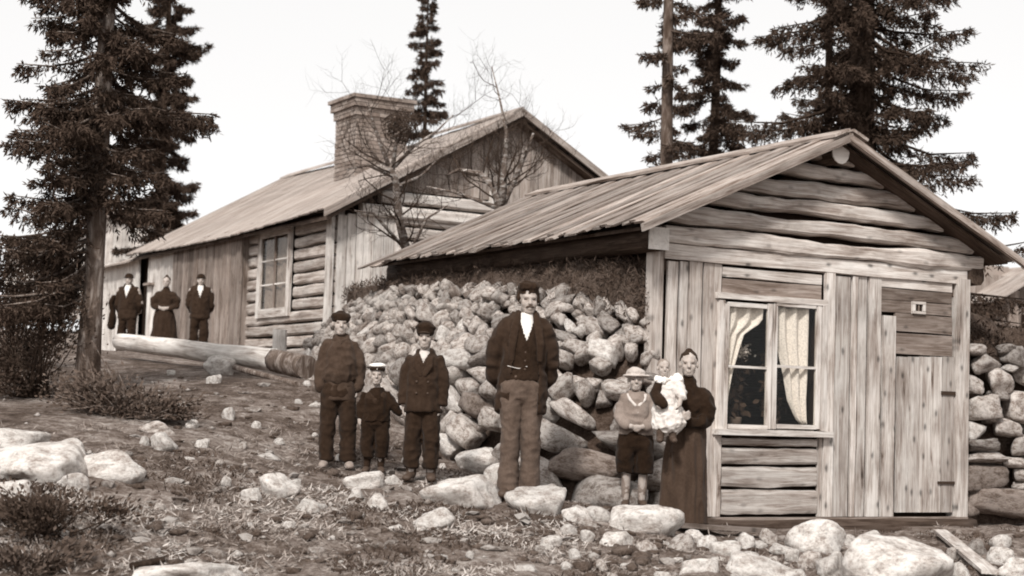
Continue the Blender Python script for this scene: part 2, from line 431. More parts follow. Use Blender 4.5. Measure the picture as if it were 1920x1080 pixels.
# eave purlins: squared timbers whose sawn ends show beside the gable
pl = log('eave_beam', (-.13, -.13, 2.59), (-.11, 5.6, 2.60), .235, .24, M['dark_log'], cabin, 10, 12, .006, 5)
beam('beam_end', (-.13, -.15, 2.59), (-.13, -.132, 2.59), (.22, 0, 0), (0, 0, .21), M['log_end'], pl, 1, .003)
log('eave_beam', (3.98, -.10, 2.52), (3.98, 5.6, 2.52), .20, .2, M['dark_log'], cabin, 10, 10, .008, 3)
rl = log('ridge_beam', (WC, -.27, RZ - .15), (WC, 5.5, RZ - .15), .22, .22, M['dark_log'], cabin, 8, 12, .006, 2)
V_, F_ = [], []
for j in range(14):
    a = 2 * math.pi * j / 14; r_ = .108 * (1 + .06 * nz((math.cos(a), math.sin(a), 3)))
    V_.append((WC + r_ * math.cos(a), -.283, RZ - .15 + r_ * 1.06 * math.sin(a)))
for j in range(14): V_.append((V_[j][0], -.268, V_[j][2]))
F_.append(tuple(range(14))); F_ += [(j, j + 14, (j + 1) % 14 + 14, (j + 1) % 14) for j in range(14)]
add('beam_end', V_, F_, M['log_end'], rl, grain=[(v[0] * .2, v[1], v[2] * .2) for v in V_])
# gable logs
zs = [Z(1497, y) for y in (484, 443, 408, 374, 338, 305, 277)]
for i in range(len(zs) - 1):
    z0, z1 = zs[i], zs[i + 1]
    zm = (z0 + z1) / 2
    ext = (RZ - .09 - z0) / SLP - .02
    a0, a1 = WC - min(ext, 1.9), WC + min(ext, 2.05)
    if i == 0: a0, a1 = -.02, 4.06
    hh = z1 - z0
    gl_ = hewn('gable_log', (a0, -.02 + .015 * (i % 2), zm + .012), (a1, -.02 + .015 * (i % 2), zm - .012), hh * (.80, .84, .80, .82, .8, .7)[i], .17 + .04 * (i % 2), M['gable_log'], gable, 36, .017, bow=.012)
    for v_ in gl_.data.vertices:          # ends sawn to the slope of the roof
        wx, wz = v_.co[0] + wl(gl_)[0], v_.co[2] + wl(gl_)[2]; lim = (RZ - .075 - wz) / SLP
        if i and abs(wx - WC) > lim: v_.co[0] += (WC + math.copysign(max(lim, .05), wx - WC)) - wx
# header plank and window / door zones
def vb(px0, px1, pyt, pyb, y=-.03, t=.034, mat='board', name='board', par=None, wob=.005):
    """an upright board between two pixel columns of the gable plane"""
    if mat == 'board': mat = rnd.choice(('board', 'board', 'board_b', 'board_c'))
    pm = (pyt + pyb) / 2; x0, x1 = X(px0, pm), X(px1, pm); xm = (x0 + x1) / 2; zt, zb = Z((px0 + px1) / 2, pyt), Z((px0 + px1) / 2, pyb)
    return beam(name, (xm, y, zb), (xm, y, zt), (x1 - x0 - (.018 if wob > .003 else 0), 0, 0), (0, t, 0), M[mat], par or gable, 6, wob)
def hb(px0, px1, pyt, pyb, y=-.03, t=.034, mat='board', name='plank', par=None, wob=.008, px=None):
    """a level plank; heights read at column px"""
    px = px or (px0 + px1) / 2
    pm = (pyt + pyb) / 2; x0, x1 = X(px0, pm), X(px1, pm); zt, zb = Z(px, pyt), Z(px, pyb); zm = (zt + zb) / 2
    return beam(name, (x0, y, zm), (x1, y, zm), (0, 0, zt - zb), (0, t, 0), M[mat], par or gable, 6, wob)
hb(1239, 1805, 481, 508, -.045, .05, px=1500)
vb(1216, 1236, 470, 968, .03, .14, 'board', 'corner_post')
vb(1241, 1262, 490, 968)
vb(1264, 1282, 490, 968, -.022)
vb(1281, 1307, 490, 968, -.036)
vb(1309, 1345, 494, 968, -.024)
hb(1350, 1536, 508, 527, -.028, .03)
hb(1350, 1536, 529, 556, -.02, .03, 'board_dark')
vb(1536, 1556, 512, 968, -.052, .04)
vb(1557, 1588, 518, 968, -.024)
vb(1589, 1600, 518, 968, -.036)
vb(1601, 1619, 518, 968, -.022)
vb(1620, 1645, 520, 968, -.034)
hb(1647, 1780, 523, 543, -.026)
hb(1647, 1780, 545, 566, -.022, .03, 'board_dark')
hb(1647, 1780, 567, 589, -.022, .03, 'board_dark')
hb(1674, 1780, 591, 624, -.026, .03, 'board_dark')
hb(1674, 1780, 627, 665, -.026, .034, 'board_dark')
vb(1647, 1672, 592, 968, -.036)
vb(1782, 1805, 524, 968, -.02, .16, 'board', 'corner_post')
vb(1330, 1346, 816, 968, -.04)
vb(1526, 1535, 816, 968, -.04)
for pt, pb in ((822, 836), (838, 872), (874, 914), (916, 966)):
    hewn('plank', (X(1347, pt), -.02, Z(1436, (pt + pb) / 2)), (X(1525, pt), -.02, Z(1436, (pt + pb) / 2)), (Z(1436, pt) - Z(1436, pb)) * .93, .08, M['gable_log'], gable, 16, .011)
# sill and foot of the wall
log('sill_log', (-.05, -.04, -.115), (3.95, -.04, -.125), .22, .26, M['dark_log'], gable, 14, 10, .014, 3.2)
hb(1325, 1800, 969, 975, -.09, .05, 'board_dark', 'sill_board')
st = tag(empty('door_step', (3.25, -.4, -.35)), 'low wooden doorstep of old planks below the narrow door', 'step')
for k, (z_, y_) in enumerate(((-.13, -.24), (-.20, -.32), (-.27, -.42))):
    beam('plank', (2.9 + .05 * k, y_, z_), (3.62 - .06 * k, y_, z_), (0, .16, 0), (0, 0, .06), M['board_dark'], st, 4, .01)
# window
win = empty('window', (X(1438, 690), -.05, Z(1438, 690)), gable)
hb(1336, 1542, 556, 567, -.06, .06, 'paint', 'frame', win, .002)
hb(1330, 1545, 806, 817, -.085, .12, 'paint', 'window_sill', win, .003)
for a, c in ((1338, 1347), (1530, 1540)): vb(a, c, 563, 808, -.062, .055, 'paint', 'frame', win, .002)
for k, (a, c) in enumerate(((1348, 1437), (1439, 1529))):
    sash = empty('sash', (X((a + c) / 2, 690), -.05, Z(1438, 690)), win)
    vb(a, a + 8, 570, 804, -.064, .036, 'paint', 'stile', sash, .001); vb(c - 8, c, 570, 804, -.064, .036, 'paint', 'stile', sash, .001)
    hb(a + 8, c - 8, 569, 577, -.065, .036, 'paint', 'rail', sash, .001); hb(a + 8, c - 8, 796, 804, -.065, .036, 'paint', 'rail', sash, .001)
    hb(a + 8, c - 8, 686, 691, -.064, .026, 'paint', 'glazing_bar', sash, .001)
    for yt, yb in ((577, 687), (690, 797)):
        x0, x1 = X(a + 6, 690), X(c - 6, 690); z0, z1 = Z((a + c) / 2, yb), Z((a + c) / 2, yt)
        slab('pane', (x0, -.066, z0), (x1, -.062, z1), None, sash)
b = NB('old window glass'); b.t.nodes.remove(b.b)
gl = b.n('ShaderNodeBsdfGlossy'); gl.inputs['Roughness'].default_value = .03
tr = b.n('ShaderNodeBsdfTransparent'); tr.inputs[0].default_value = (.93, .92, .9, 1)
lw = b.n('ShaderNodeLayerWeight'); lw.inputs[0].default_value = .5
fr_o = b.math('ADD', b.math('MULTIPLY', b.math('POWER', lw.outputs['Facing'], 4.0), .3), .015)
mx = b.n('ShaderNodeMixShader'); b.l(fr_o, mx.inputs[0]); b.l(tr.outputs[0], mx.inputs[1]); b.l(gl.outputs[0], mx.inputs[2])
b.l(mx.outputs[0], b.t.nodes['Material Output'].inputs[0]); M['glass'] = b.m
for o_ in bpy.data.objects:
    if o_.name.split('.')[0] == 'pane':
        o_.data.materials.clear(); o_.data.materials.append(M['glass'])
# door
door = empty('door', (X(1728, 800), -.04, 0), cabin)
for a, c in ((1675.5, 1696), (1697, 1716), (1717, 1737), (1738, 1758), (1759, 1780)):
    vb(a, c, 669, 960, -.034 - .006 * rnd.random(), .036, 'board', 'board', door, .002)
hb(1757, 1788, 734, 741, -.064, .01, 'iron', 'hinge', door, .001)
hb(1750, 1786, 902, 907, -.066, .012, 'iron', 'hinge', door, .001)
# small vent light above the door
vent = empty('vent_window', (X(1716, 577), -.045, Z(1716, 577)), cabin)
hb(1704, 1728, 566, 571, -.05, .03, 'paint', 'frame', vent, .0); hb(1704, 1728, 584, 589, -.05, .03, 'paint', 'frame', vent, .0)
vb(1704, 1709, 571, 584, -.05, .03, 'paint', 'frame', vent, .0); vb(1723, 1728, 571, 584, -.05, .03, 'paint', 'frame', vent, .0)
hb(1709, 1723, 571, 584, -.042, .008, 'black', 'pane', vent, .0); vb(1715, 1717, 571, 584, -.05, .012, 'board_dark', 'glazing_bar', vent, .0)

# roof
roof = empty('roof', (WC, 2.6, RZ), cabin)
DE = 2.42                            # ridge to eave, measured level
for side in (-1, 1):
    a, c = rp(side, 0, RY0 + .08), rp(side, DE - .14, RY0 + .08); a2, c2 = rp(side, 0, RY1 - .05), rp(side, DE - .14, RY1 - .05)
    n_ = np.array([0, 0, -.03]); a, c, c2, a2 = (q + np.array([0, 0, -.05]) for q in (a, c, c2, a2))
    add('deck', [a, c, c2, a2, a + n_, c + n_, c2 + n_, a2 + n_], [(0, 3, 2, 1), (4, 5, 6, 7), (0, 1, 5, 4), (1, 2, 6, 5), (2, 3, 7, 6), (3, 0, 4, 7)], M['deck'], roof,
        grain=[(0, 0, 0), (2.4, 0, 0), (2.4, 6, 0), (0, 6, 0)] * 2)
    y = RY0; k = 0
    while y < RY1 - .03:
        w = rnd.uniform(.12, .19)
        h = .022 + .016 * (k % 2) + .006 * rnd.random()
        d1 = DE + rnd.uniform(-.09, .05) + (.14 if (side < 0 and y > RY1 - .3) else 0)
        sag = -.02 * math.sin(math.pi * (y - RY0) / 6)
        m_ = rp(side, 0.01, y + w / 2, h); e_ = rp(side, d1, y + w / 2 + rnd.uniform(-.02, .02), h)
        m_[2] += sag; e_[2] += sag * 1.6 - (.05 if y > RY1 - .5 and side < 0 else 0)
        wv = np.array([0, w * 1.06, 0]); tv = np.array([side * SLP, 0, 1.0]); tv = tv / np.linalg.norm(tv) * .024
        beam('roof_board', m_, e_, wv, tv, M['roof_board'], roof, 6, .007, ragged=.02)
        y += w; k += 1
    # barge board lying on the gable edge
    g0, g1 = rp(side, 0.0, RY0 - .035, -.02), rp(side, DE + .02, RY0 - .035, -.02)
    beam('barge_board', g0, g1, (0, .05, 0), (0, 0, .075), M['roof_board'], roof, 6, .006, ragged=.02)
    # ridge cover boards, a weather pole lying over the board tops
    for q, (dd, hh) in enumerate(((.09, .062), (.3, .058))):
        if q: continue
        wv = np.array([side * 1.0, 0, -SLP]); wv = wv / np.linalg.norm(wv) * (.2 if q == 0 else .06)
        tv = np.array([side * SLP, 0, 1.0]); tv = tv / np.linalg.norm(tv) * (.028 if q == 0 else .045)
        beam('ridge_board' if q == 0 else 'roof_batten', rp(side, dd, RY0 - .06, hh), rp(side, dd, RY1 + .02, hh), wv, tv, M['roof_board'], roof, 10, .008)

# what hangs and stands inside the window
def sheet(name, fn, nu, nv, mat, parent=None):
    V_, F_ = [], []
    for j in range(nv + 1):
        for i in range(nu + 1): V_.append(fn(i / nu, j / nv))
    for j in range(nv):
        for i in range(nu):
            a = j * (nu + 1) + i; F_.append((a, a + 1, a + nu + 2, a + nu + 1))
    return add(name, V_, F_, mat, parent, True)
b = NB('lace curtain'); o = b.coord('Object')
v1 = b.voro(o, 26); n1 = b.noise(o, 60, 2, .6)
c = b.mix(1.0, b.ramp(v1, [(.1, .72), (.35, .86)]), b.ramp(n1, [(.35, grey(.75)), (.6, grey(1))]), 'MULTIPLY')
b.b.inputs['Transmission Weight'].default_value = 0
M['lace'] = b.done(c, None, rough=.95)
def curtain(edges, label, ph):
    """edges: [(py, px_left, px_right)] of the cloth seen in the gable plane"""
    ys = [e[0] for e in edges]
    def fn(u, v):
        py = ys[0] + (ys[-1] - ys[0]) * v
        a = np.interp(py, ys, [e[1] for e in edges]); c_ = np.interp(py, ys, [e[2] for e in edges])
        px = a + (c_ - a) * u
        p = atY(px, py, -.01)
        return (p[0], -.01 + .022 * math.sin(u * 5.5 * math.pi + ph + 1.2 * v) + .008 * math.sin(u * 17 + v * 5), p[2])
    o_ = sheet('curtain', fn, 40, 24, M['lace'])
    md = o_.modifiers.new('thickness', 'SOLIDIFY'); md.thickness = .004
    return tag(o_, label, 'curtain', 'lace curtains in the cabin window')
curtain([(570, 1356, 1428), (604, 1356, 1426), (626, 1355, 1392), (660, 1354, 1382), (700, 1353, 1371), (740, 1353, 1364), (800, 1352, 1358)],
        'pale lace curtain drawn aside in the left half of the window, above the flowers', 0)
curtain([(576, 1452, 1514), (640, 1457, 1514), (700, 1470, 1514), (750, 1477, 1512), (785, 1492, 1512), (796, 1503, 1512)],
        'pale lace curtain hanging in the right half of the window, narrowing to its foot', 1)

# ------------------------------------------------------------------ plants on the window sill
isill = slab('inner_sill', (wx0, .02, wz0 - .03), (wx1, .3, wz0), M['paint'], win)
M['leaf_dark'] = foliage('dark house plant leaf', .02, .05)
M['petal'] = foliage('pale blossom', .35, .7)
M['clay'] = NB('clay pot').done(.12)
def blades(name, centers, dirs, ln, wd, mat, parent=None, seed=1, jit=.4):
    """small leaf-like pointed faces: centers (n,3), dirs (n,3); ln, wd arrays"""
    n = len(centers); r = np.random.default_rng(seed)
    d = np.asarray(dirs, float) + r.normal(0, jit, (n, 3)); d /= np.linalg.norm(d, axis=1)[:, None]
    s = np.cross(d, r.normal(0, 1, (n, 3))); s /= np.linalg.norm(s, axis=1)[:, None] + 1e-9
    c = np.asarray(centers, float); ln = np.broadcast_to(ln, n)[:, None]; wd = np.broadcast_to(wd, n)[:, None]
    V_ = np.stack([c - s * wd * .25, c + s * wd * .25, c + d * ln * .55 + s * wd * .5, c + d * ln, c + d * ln * .55 - s * wd * .5], 1).reshape(-1, 3)
    i = np.arange(n)[:, None] * 5; F_ = (i + np.array([0, 1, 2, 3, 4])).tolist()
    ob = add(name, V_, F_, mat, parent, False)
    a = ob.data.attributes.new('tone', 'FLOAT_VECTOR', 'POINT')
    t = np.repeat(r.random(n), 5); a.data.foreach_set('vector', np.stack([t, t, t], 1).astype(np.float32).ravel())
    return ob
def pot_plant(px, topy, label, bloom, seed):
    r = np.random.default_rng(seed)
    base = np.array([X(px, 800), .16, wz0]); top = Z(px, topy)
    e = tag(empty('potted_plant', base), label, 'plant')
    V_, F_ = tubes_mesh([[(base + (0, 0, .001), .05), (base + (0, 0, .1), .065), (base + (0, 0, .11), .065), (base + (0, 0, .112), .05)]], 12)
    add('pot', V_, F_, M['clay'], e, True)
    H = top - wz0
    st_ = [[(base + (0, 0, .1), .008), (base + (.02 * k, 0, H * .5), .006), (base + (.05 * k, -.02, H * .85), .004)] for k in (-1, 0, 1)]
    V_, F_ = tubes_mesh(st_, 5); add('stem', V_, F_, M['leaf_dark'], e, True)
    n = 160
    c_ = base + np.stack([r.normal(0, .07, n), r.normal(0, .04, n), r.uniform(.15, H * .85, n)], 1)
    blades('leaves', c_, r.normal(0, 1, (n, 3)), .07, .05, M['leaf_dark'], e, seed)
    if bloom:
        n = 260
        c_ = base + np.stack([r.normal(0, .075, n), r.normal(-.02, .03, n), H * .92 + r.normal(0, .035, n)], 1)
        blades('blossom', c_, r.normal(0, 1, (n, 3)), .03, .026, M['petal'], e, seed + 1)
    return e
pot_plant(1397, 645, 'flowering pot plant with pale blossom behind the left window panes', True, 3)
pot_plant(1466, 640, 'dark leafy pot plant at the edge of the right-hand curtain', False, 5)

# ------------------------------------------------------------------ stones
def stone_verts(dirs, r, k=13, p=9, flat=(1, 1, 1), rough_=.05, blocky=False):
    n = r.normal(0, 1, (k, 3)); h = r.uniform(.6, 1.0, k)
    if blocky:
        m_ = np.concatenate([np.eye(3), -np.eye(3)]) + r.normal(0, .22, (6, 3)); n = np.concatenate([m_, r.normal(0, 1, (max(3, k - 7), 3))]); h = np.concatenate([r.uniform(.62, .85, 6), r.uniform(.8, 1.08, len(n) - 6)])
    n /= np.linalg.norm(n, axis=1)[:, None]
    s = np.maximum(dirs @ n.T, 0) / h
    rad = (s ** p).sum(1) ** (-1 / p)
    rad = np.clip(rad, .4, 1.25)
    sd = r.random() * 50
    q = np.array([nz(d, 1.7, sd) * 1.4 + nz(d, 4.5, sd) * .6 for d in dirs]); rad *= 1 + rough_ * q
    v = dirs * rad[:, None]
    v = v / np.abs(v).max(0)                       # fills the unit box
    return v * np.array(flat)
def ico(sub):
    bm = bmesh.new(); bmesh.ops.create_icosphere(bm, subdivisions=sub, radius=1)
    v = np.array([x.co[:] for x in bm.verts]); f_ = [tuple(x.index for x in fc.verts) for fc in bm.faces]; bm.free()
    return v, f_
ICO2, ICO3, ICO4 = ico(2), ico(3), ico(4)
def stone_mesh(seed, ic, mat, k=12, p=9, rough_=.05, blocky=None):
    r = np.random.default_rng(seed); v = stone_verts(ic[0], r, k, p, (1, 1, 1), rough_, seed % 4 != 0 if blocky is None else blocky)
    me = bpy.data.meshes.new('stone'); me.from_pydata(v.tolist(), [], ic[1]); me.materials.append(mat)
    me.polygons.foreach_set('use_smooth', np.ones(len(me.polygons), bool)); me.update()
    return me
SM = [stone_mesh(100 + i, ICO3, M['stone'], rnd.randint(8, 13), rnd.choice((14, 22, 34)), .06) for i in range(36)]
SP = [stone_mesh(200 + i, ICO3, M['stone_pale'], rnd.randint(8, 13), rnd.choice((14, 22, 34)), .06) for i in range(14)]
SD = [stone_mesh(300 + i, ICO3, M['stone_dark'], rnd.randint(8, 12), 16, .06) for i in range(5)]
def put_stone(name, c, ax, half, me, parent=None):
    """c centre, ax 3x3 rows = local axes in the world, half sizes"""
    ob = bpy.data.objects.new(name, me); link(ob, parent, c)
    m = Matrix([[ax[j][i] * half[j] for j in range(3)] for i in range(3)]).to_4x4()
    ob.matrix_local = Matrix.Translation(Vector(np.asarray(c) - wl(parent))) @ m
    return ob
def rot_about(ax, ang, v):
    q = Matrix.Rotation(ang, 3, Vector(ax)); return np.array(q @ Vector(v))
def cr(pts, s):
    """Catmull-Rom through pts at s in 0..1"""
    pts = np.asarray(pts, float); n = len(pts) - 1; u = min(max(s, 0), .99999) * n; i = int(u); t = u - i
    p0, p1, p2, p3 = pts[max(i - 1, 0)], pts[i], pts[i + 1], pts[min(i + 2, n)]
    return .5 * (2 * p1 + (p2 - p0) * t + (2 * p0 - 5 * p1 + 4 * p2 - p3) * t * t + (3 * p1 - p0 - 3 * p2 + p3) * t ** 3)

# the stone bank along the left side of the cabin
bxy = [(.02, -.26), (-.35, -.36), (-.72, -.34), (-1.08, -.05), (-1.2, .55), (-1.22, 1.5), (-1.2, 2.6), (-1.15, 3.8), (-1.1, 5.0), (-.95, 6.2), (-.6, 7.4)]
base_pts = [(x, y, gz1(x, y) - .06) for x, y in bxy]
_tp = [(1217, 610, -.04), (1180, 588, -.14), (1130, 572, -.22), (1085, 556, -.30), (1020, 549, -.34), (930, 541, -.36), (860, 543, -.36), (800, 546, -.36), (745, 550, -.34), (700, 562, -.2), (655, 585, .0)]
top_pts = [atX(*p) for p in _tp]
bank = tag(empty('stone_bank', (-.6, 2.5, 0)), 'long bank of stacked field stones along the left side of the near cabin', 'stone wall')
def bank_pt(s, t):
    a, c_ = cr(base_pts, s), cr(top_pts, s)
    p = a + (c_ - a) * t
    bul = math.sin(math.pi * t) * .10
    out = unit(np.array([a[0] - c_[0], a[1] - c_[1], .25]))
    return p + out * bul
def bank_frame(s, t):
    e = .01
    ts = unit(bank_pt(min(s + e, 1), t) - bank_pt(max(s - e, 0), t)); tt = unit(bank_pt(s, min(t + e, 1)) - bank_pt(s, max(t - e, 0)))
    n = unit(np.cross(tt, ts))
    if n[0] + n[1] > 0 and n[2] < 0: n = -n
    return ts, unit(np.cross(n, ts)) * (1 if np.dot(np.cross(n, ts), tt) > 0 else -1), n
# core of earth
def core_fn(u, v):
    p = bank_pt(u, v); n = bank_frame(u, v)[2]; return p - n * .13
cV, cF = [], []
NU, NV = 60, 14
for j in range(NV + 1):
    for i in range(NU + 1): cV.append(core_fn(i / NU, j / NV) + np.array([0, 0, .03 * nz((i * .7, j * .7, 3))]))
for j in range(NV):
    for i in range(NU):
        a = j * (NU + 1) + i; cF.append((a, a + 1, a + NU + 2, a + NU + 1))
b = NB('dark earth'); o = b.coord('Object'); f = b.math('ADD', b.math('MULTIPLY', b.noise(o, 5, 6, .7), .6), b.math('MULTIPLY', b.noise(o, 40, 4, .7), .4))
M['earth'] = b.done(b.ramp(f, [(.35, .02), (.5, .05), (.65, .11)]), f, .9, .06, .95)
b = NB('withered turf'); o = b.coord('Object'); f = b.math('ADD', b.math('MULTIPLY', b.noise(o, 4, 6, .7, .8), .6), b.math('MULTIPLY', b.noise(o, 45, 4, .7), .4))
M['turf'] = b.done(b.ramp(f, [(.36, .03), (.48, .07), (.6, .14), (.72, .24)]), f, 1.0, .08, .95)
co = add('earth_core', cV, cF, M['earth'], bank, True)
r = np.random.default_rng(11)
nst = 0
SPEC = []
t = 0.0
while t < .985:
    # course height in metres shrinks upward
    s = -r.uniform(.0, .04)
    hrow = float(np.interp(t, [0, .35, .7, 1], [.35, .275, .185, .14])) * r.uniform(.88, 1.12)
    slope_len = 2.25
    while s < 1.0:
        cs = np.clip(s, 0, 1)
        a, c_ = cr(base_pts, cs), cr(top_pts, cs); sl = np.linalg.norm(c_ - a)
        s2_ = min(cs + .08, 1.0); s1_ = s2_ - .08
        ln = np.linalg.norm((cr(base_pts, s2_) - cr(base_pts, s1_)) * (1 - t) + (cr(top_pts, s2_) - cr(top_pts, s1_)) * t) / .08
        far = np.clip((cs - .45) / .5, 0, 1)
        h = hrow * (1 - .12 * far) * min(1.0, sl / 1.9)
        w = h * r.choice([.75, 1.05, 1.45, 1.9, 2.5], p=[.16, .22, .28, .23, .11]) * r.uniform(.9, 1.1)
        ds = w / ln
        if s + ds * .5 > 1.0: break
        sc_, tc = max(0.0, s + ds / 2), t + h * .5 / sl + r.normal(0, .022)
        tc = min(max(tc, .02), .995)
        ts, tt, n = bank_frame(sc_, tc)
        tilt = r.normal(0, .22 + .22 * tc)
        ax0 = rot_about(n, tilt, ts); ax1 = rot_about(n, tilt, tt)
        pit = r.normal(0, .2); ax1b = rot_about(ax0, pit, ax1); ax2b = rot_about(ax0, pit, n)
        hh = h * r.uniform(.68, 1.25)
        me = SM[r.integers(len(SM))] if r.random() > .10 else SP[r.integers(len(SP))]
        if tc < .35 and r.random() < .04: me = SD[r.integers(len(SD))]
        sg = r.choice([-1, 1], 2)
        SPEC.append((bank_pt(sc_, tc) + n * r.uniform(-.05, .06), (ax0 * sg[0], ax1b * sg[1], ax2b * sg[0] * sg[1]), (w * .505, hh * .505, max(.08, hh * .58)), me))
        if r.random() < .4:   # a chink stone in the joint above
            q = bank_pt(min(sc_ + ds * .5, 1), min(tc + h * .5 / sl, 1)); z_ = r.uniform(.035, .06)
            SPEC.append((q + n * .02, (ax0, ax1b, ax2b), (z_ * 1.4, z_, z_), SM[r.integers(len(SM))]))
        s += ds
    t += hrow * .80 / slope_len
def shown(q):
    return q[2][0] * q[2][1] / np.linalg.norm(q[0] - CAMP) ** 2
SPEC.sort(key=shown, reverse=True)
for q in SPEC[:298]: put_stone('stone', *q, bank)
V_, F_ = [], []
for c_, ax, half, me in SPEC[298:]:
    v = np.empty(len(me.vertices) * 3); me.vertices.foreach_get('co', v); v = v.reshape(-1, 3) * np.array(half); n0 = len(V_)
    V_ += (v @ np.array(ax) + np.asarray(c_)).tolist(); F_ += [tuple(i + n0 for i in p_.vertices) for p_ in me.polygons]
if V_: tag(add('small_stones', V_, F_, M['stone'], bank, True), kind='stuff')
print('bank stones', len(SPEC))
# turf shelf between the stones and the log wall
def turf_fn(u, v):
    a = cr(top_pts, u) + np.array([-.02, 0, -.06]); py_ = a[1]
    w_ = np.array([.02, max(a[1], -.02) + .02, 2.52 - .25 * max(0, u - .75)])
    if u < .18: w_[2] = 2.46 - .2 * (1 - u / .18)
    p = a + (w_ - a) * v
    lump = .10 * nz((p[0] * 3, p[1] * 3, 2)) + .05 * nz((p[0] * 9, p[1] * 9, 5))
    return p + np.array([-.05 * math.sin(math.pi * v), -.03 * math.sin(math.pi * v), .10 * math.sin(math.pi * v) + lump * math.sin(math.pi * min(1, v + .2))])
tf = sheet('turf_shelf', turf_fn, 90, 14, M['turf'], bank)

# right-hand retaining wall and berm
rwall = tag(empty('stone_wall', (4.9, .1, -.1)), 'dry stone wall of large rounded stones beside the right corner post', 'stone wall')
add('earth_core', [(3.95, .22, -.4), (7.5, .12, -.4), (7.5, .3, 1.75), (3.95, .35, 1.75), (3.95, .7, 1.75), (7.5, .7, 1.75)], [(0, 1, 2, 3), (3, 2, 5, 4)], M['earth'], rwall)
RS = [(1842, 683, 38, 19, 0), (1900, 668, 26, 24, 0), (1826, 655, 28, 12, 0), (1821, 724, 21, 19, 0), (1876, 717, 31, 24, 0), (1930, 708, 25, 22, 0), (1840, 766, 39, 24, 0), (1912, 764, 34, 28, 0),
      (1826, 808, 26, 18, 1), (1886, 802, 30, 16, 0), (1945, 805, 26, 22, 0), (1838, 836, 36, 13, 0), (1918, 835, 40, 18, 0), (1846, 857, 46, 10, 0), (1905, 868, 34, 10, 0), (1945, 862, 30, 14, 1),
      (1843, 897, 50, 29, 2), (1928, 893, 34, 12, 0), (1932, 912, 32, 9, 0), (1876, 940, 76, 26, 2), (1812, 955, 28, 22, 2), (1888, 655, 16, 9, 0), (1962, 668, 34, 24, 0), (1975, 760, 30, 28, 0), (1968, 712, 26, 24, 0),
      (1872, 742, 16, 9, 0), (1895, 690, 15, 8, 1), (1862, 786, 12, 8, 0), (1985, 900, 40, 30, 0), (1990, 840, 40, 26, 0), (1985, 800, 30, 22, 0), (1985, 950, 50, 26, 2), (2020, 700, 40, 30, 0), (2030, 770, 40, 34, 0), (2035, 840, 40, 32, 0), (2040, 920, 45, 38, 0)]
for k, (px, py, hw, hh, kind) in enumerate(RS):
    c_ = atY(px, py, .12); sc_ = np.linalg.norm(c_ - CAMP) / FPX
    me = (SM, SP, SD)[kind][(k * 7) % len((SM, SP, SD)[kind])]
    th = rnd.uniform(-.12, .12)
    ax0 = np.array([math.cos(th), 0, math.sin(th)]); ax2 = np.array([0, -1, .1]); ax1 = np.array([-math.sin(th), .1, math.cos(th)])
    put_stone('stone', c_ + np.array([0, rnd.uniform(-.03, .05), 0]), (ax0, ax1, ax2), (hw * sc_ * 1.18, hh * sc_ * 1.1, max(.12, hh * sc_ * .9)), me, rwall)
def berm_fn(u, v):
    x = 3.95 + 4.5 * u
    a = np.array([x, .2, 1.62]); topz = np.interp(x, [3.95, 4.35, 4.7, 5.3, 8.5], [2.52, 2.50, 2.22, 2.02, 1.9])
    c_ = np.array([x, 1.0, topz]); p = a + (c_ - a) * v
    if v > .66: p = np.array([x, .74 + (v - .66) * 12, topz - (v - .66) * .8])
    return p + np.array([0, 0, .13 * nz(p, 2.3) + .07 * nz(p, 7)])
tag(sheet('earth_berm', berm_fn, 60, 30, M['earth']), 'dark overgrown earth berm above the stone wall by the right corner', 'earth bank')

# ------------------------------------------------------------------ loose boulders and stones on the ground
def boulder(px, pyb, w, h, label, pale=True, seed=0, depth=.75, yaw=None, sink=.36, tilt=0, name='boulder', group=None, kk=12, p=8, lift=0.0, cat='boulder'):
    """px, pyb: where its visible foot meets the ground; w, h: its size in plate pixels"""
    P_, D_ = on_ground(px, pyb); sc_ = D_ / FPX
    hw, hh = w * sc_ / 2 * 1.04, h * .9 * sc_ / (2 - 2 * sink)
    me = stone_mesh(seed * 13 + int(px) * 7 + 5, ICO4 if w > 60 else ICO3, M['stone_pale'] if pale else M['stone'], kk, p, .11, blocky=(seed % 3 == 0))
    th = math.atan2(right[1], right[0]) + (yaw if yaw is not None else 0)
    ax0 = np.array([math.cos(th), math.sin(th), 0]); ax1 = np.array([-math.sin(th), math.cos(th), 0]); ax2 = np.array([0, 0, 1.0])
    if tilt: ax0, ax2 = rot_about(ax1, -tilt, ax0), rot_about(ax1, -tilt, ax2)
    f2 = unit(np.array([fwd[0], fwd[1], 0])); c_ = P_ + f2 * hw * depth * .55
    c_[2] = P_[2] + hh * (1 - 2 * sink) + lift
    o_ = put_stone(name, c_, (ax0, ax1, ax2), (hw, hw * depth, hh), me)
    return tag(o_, label, cat, group)
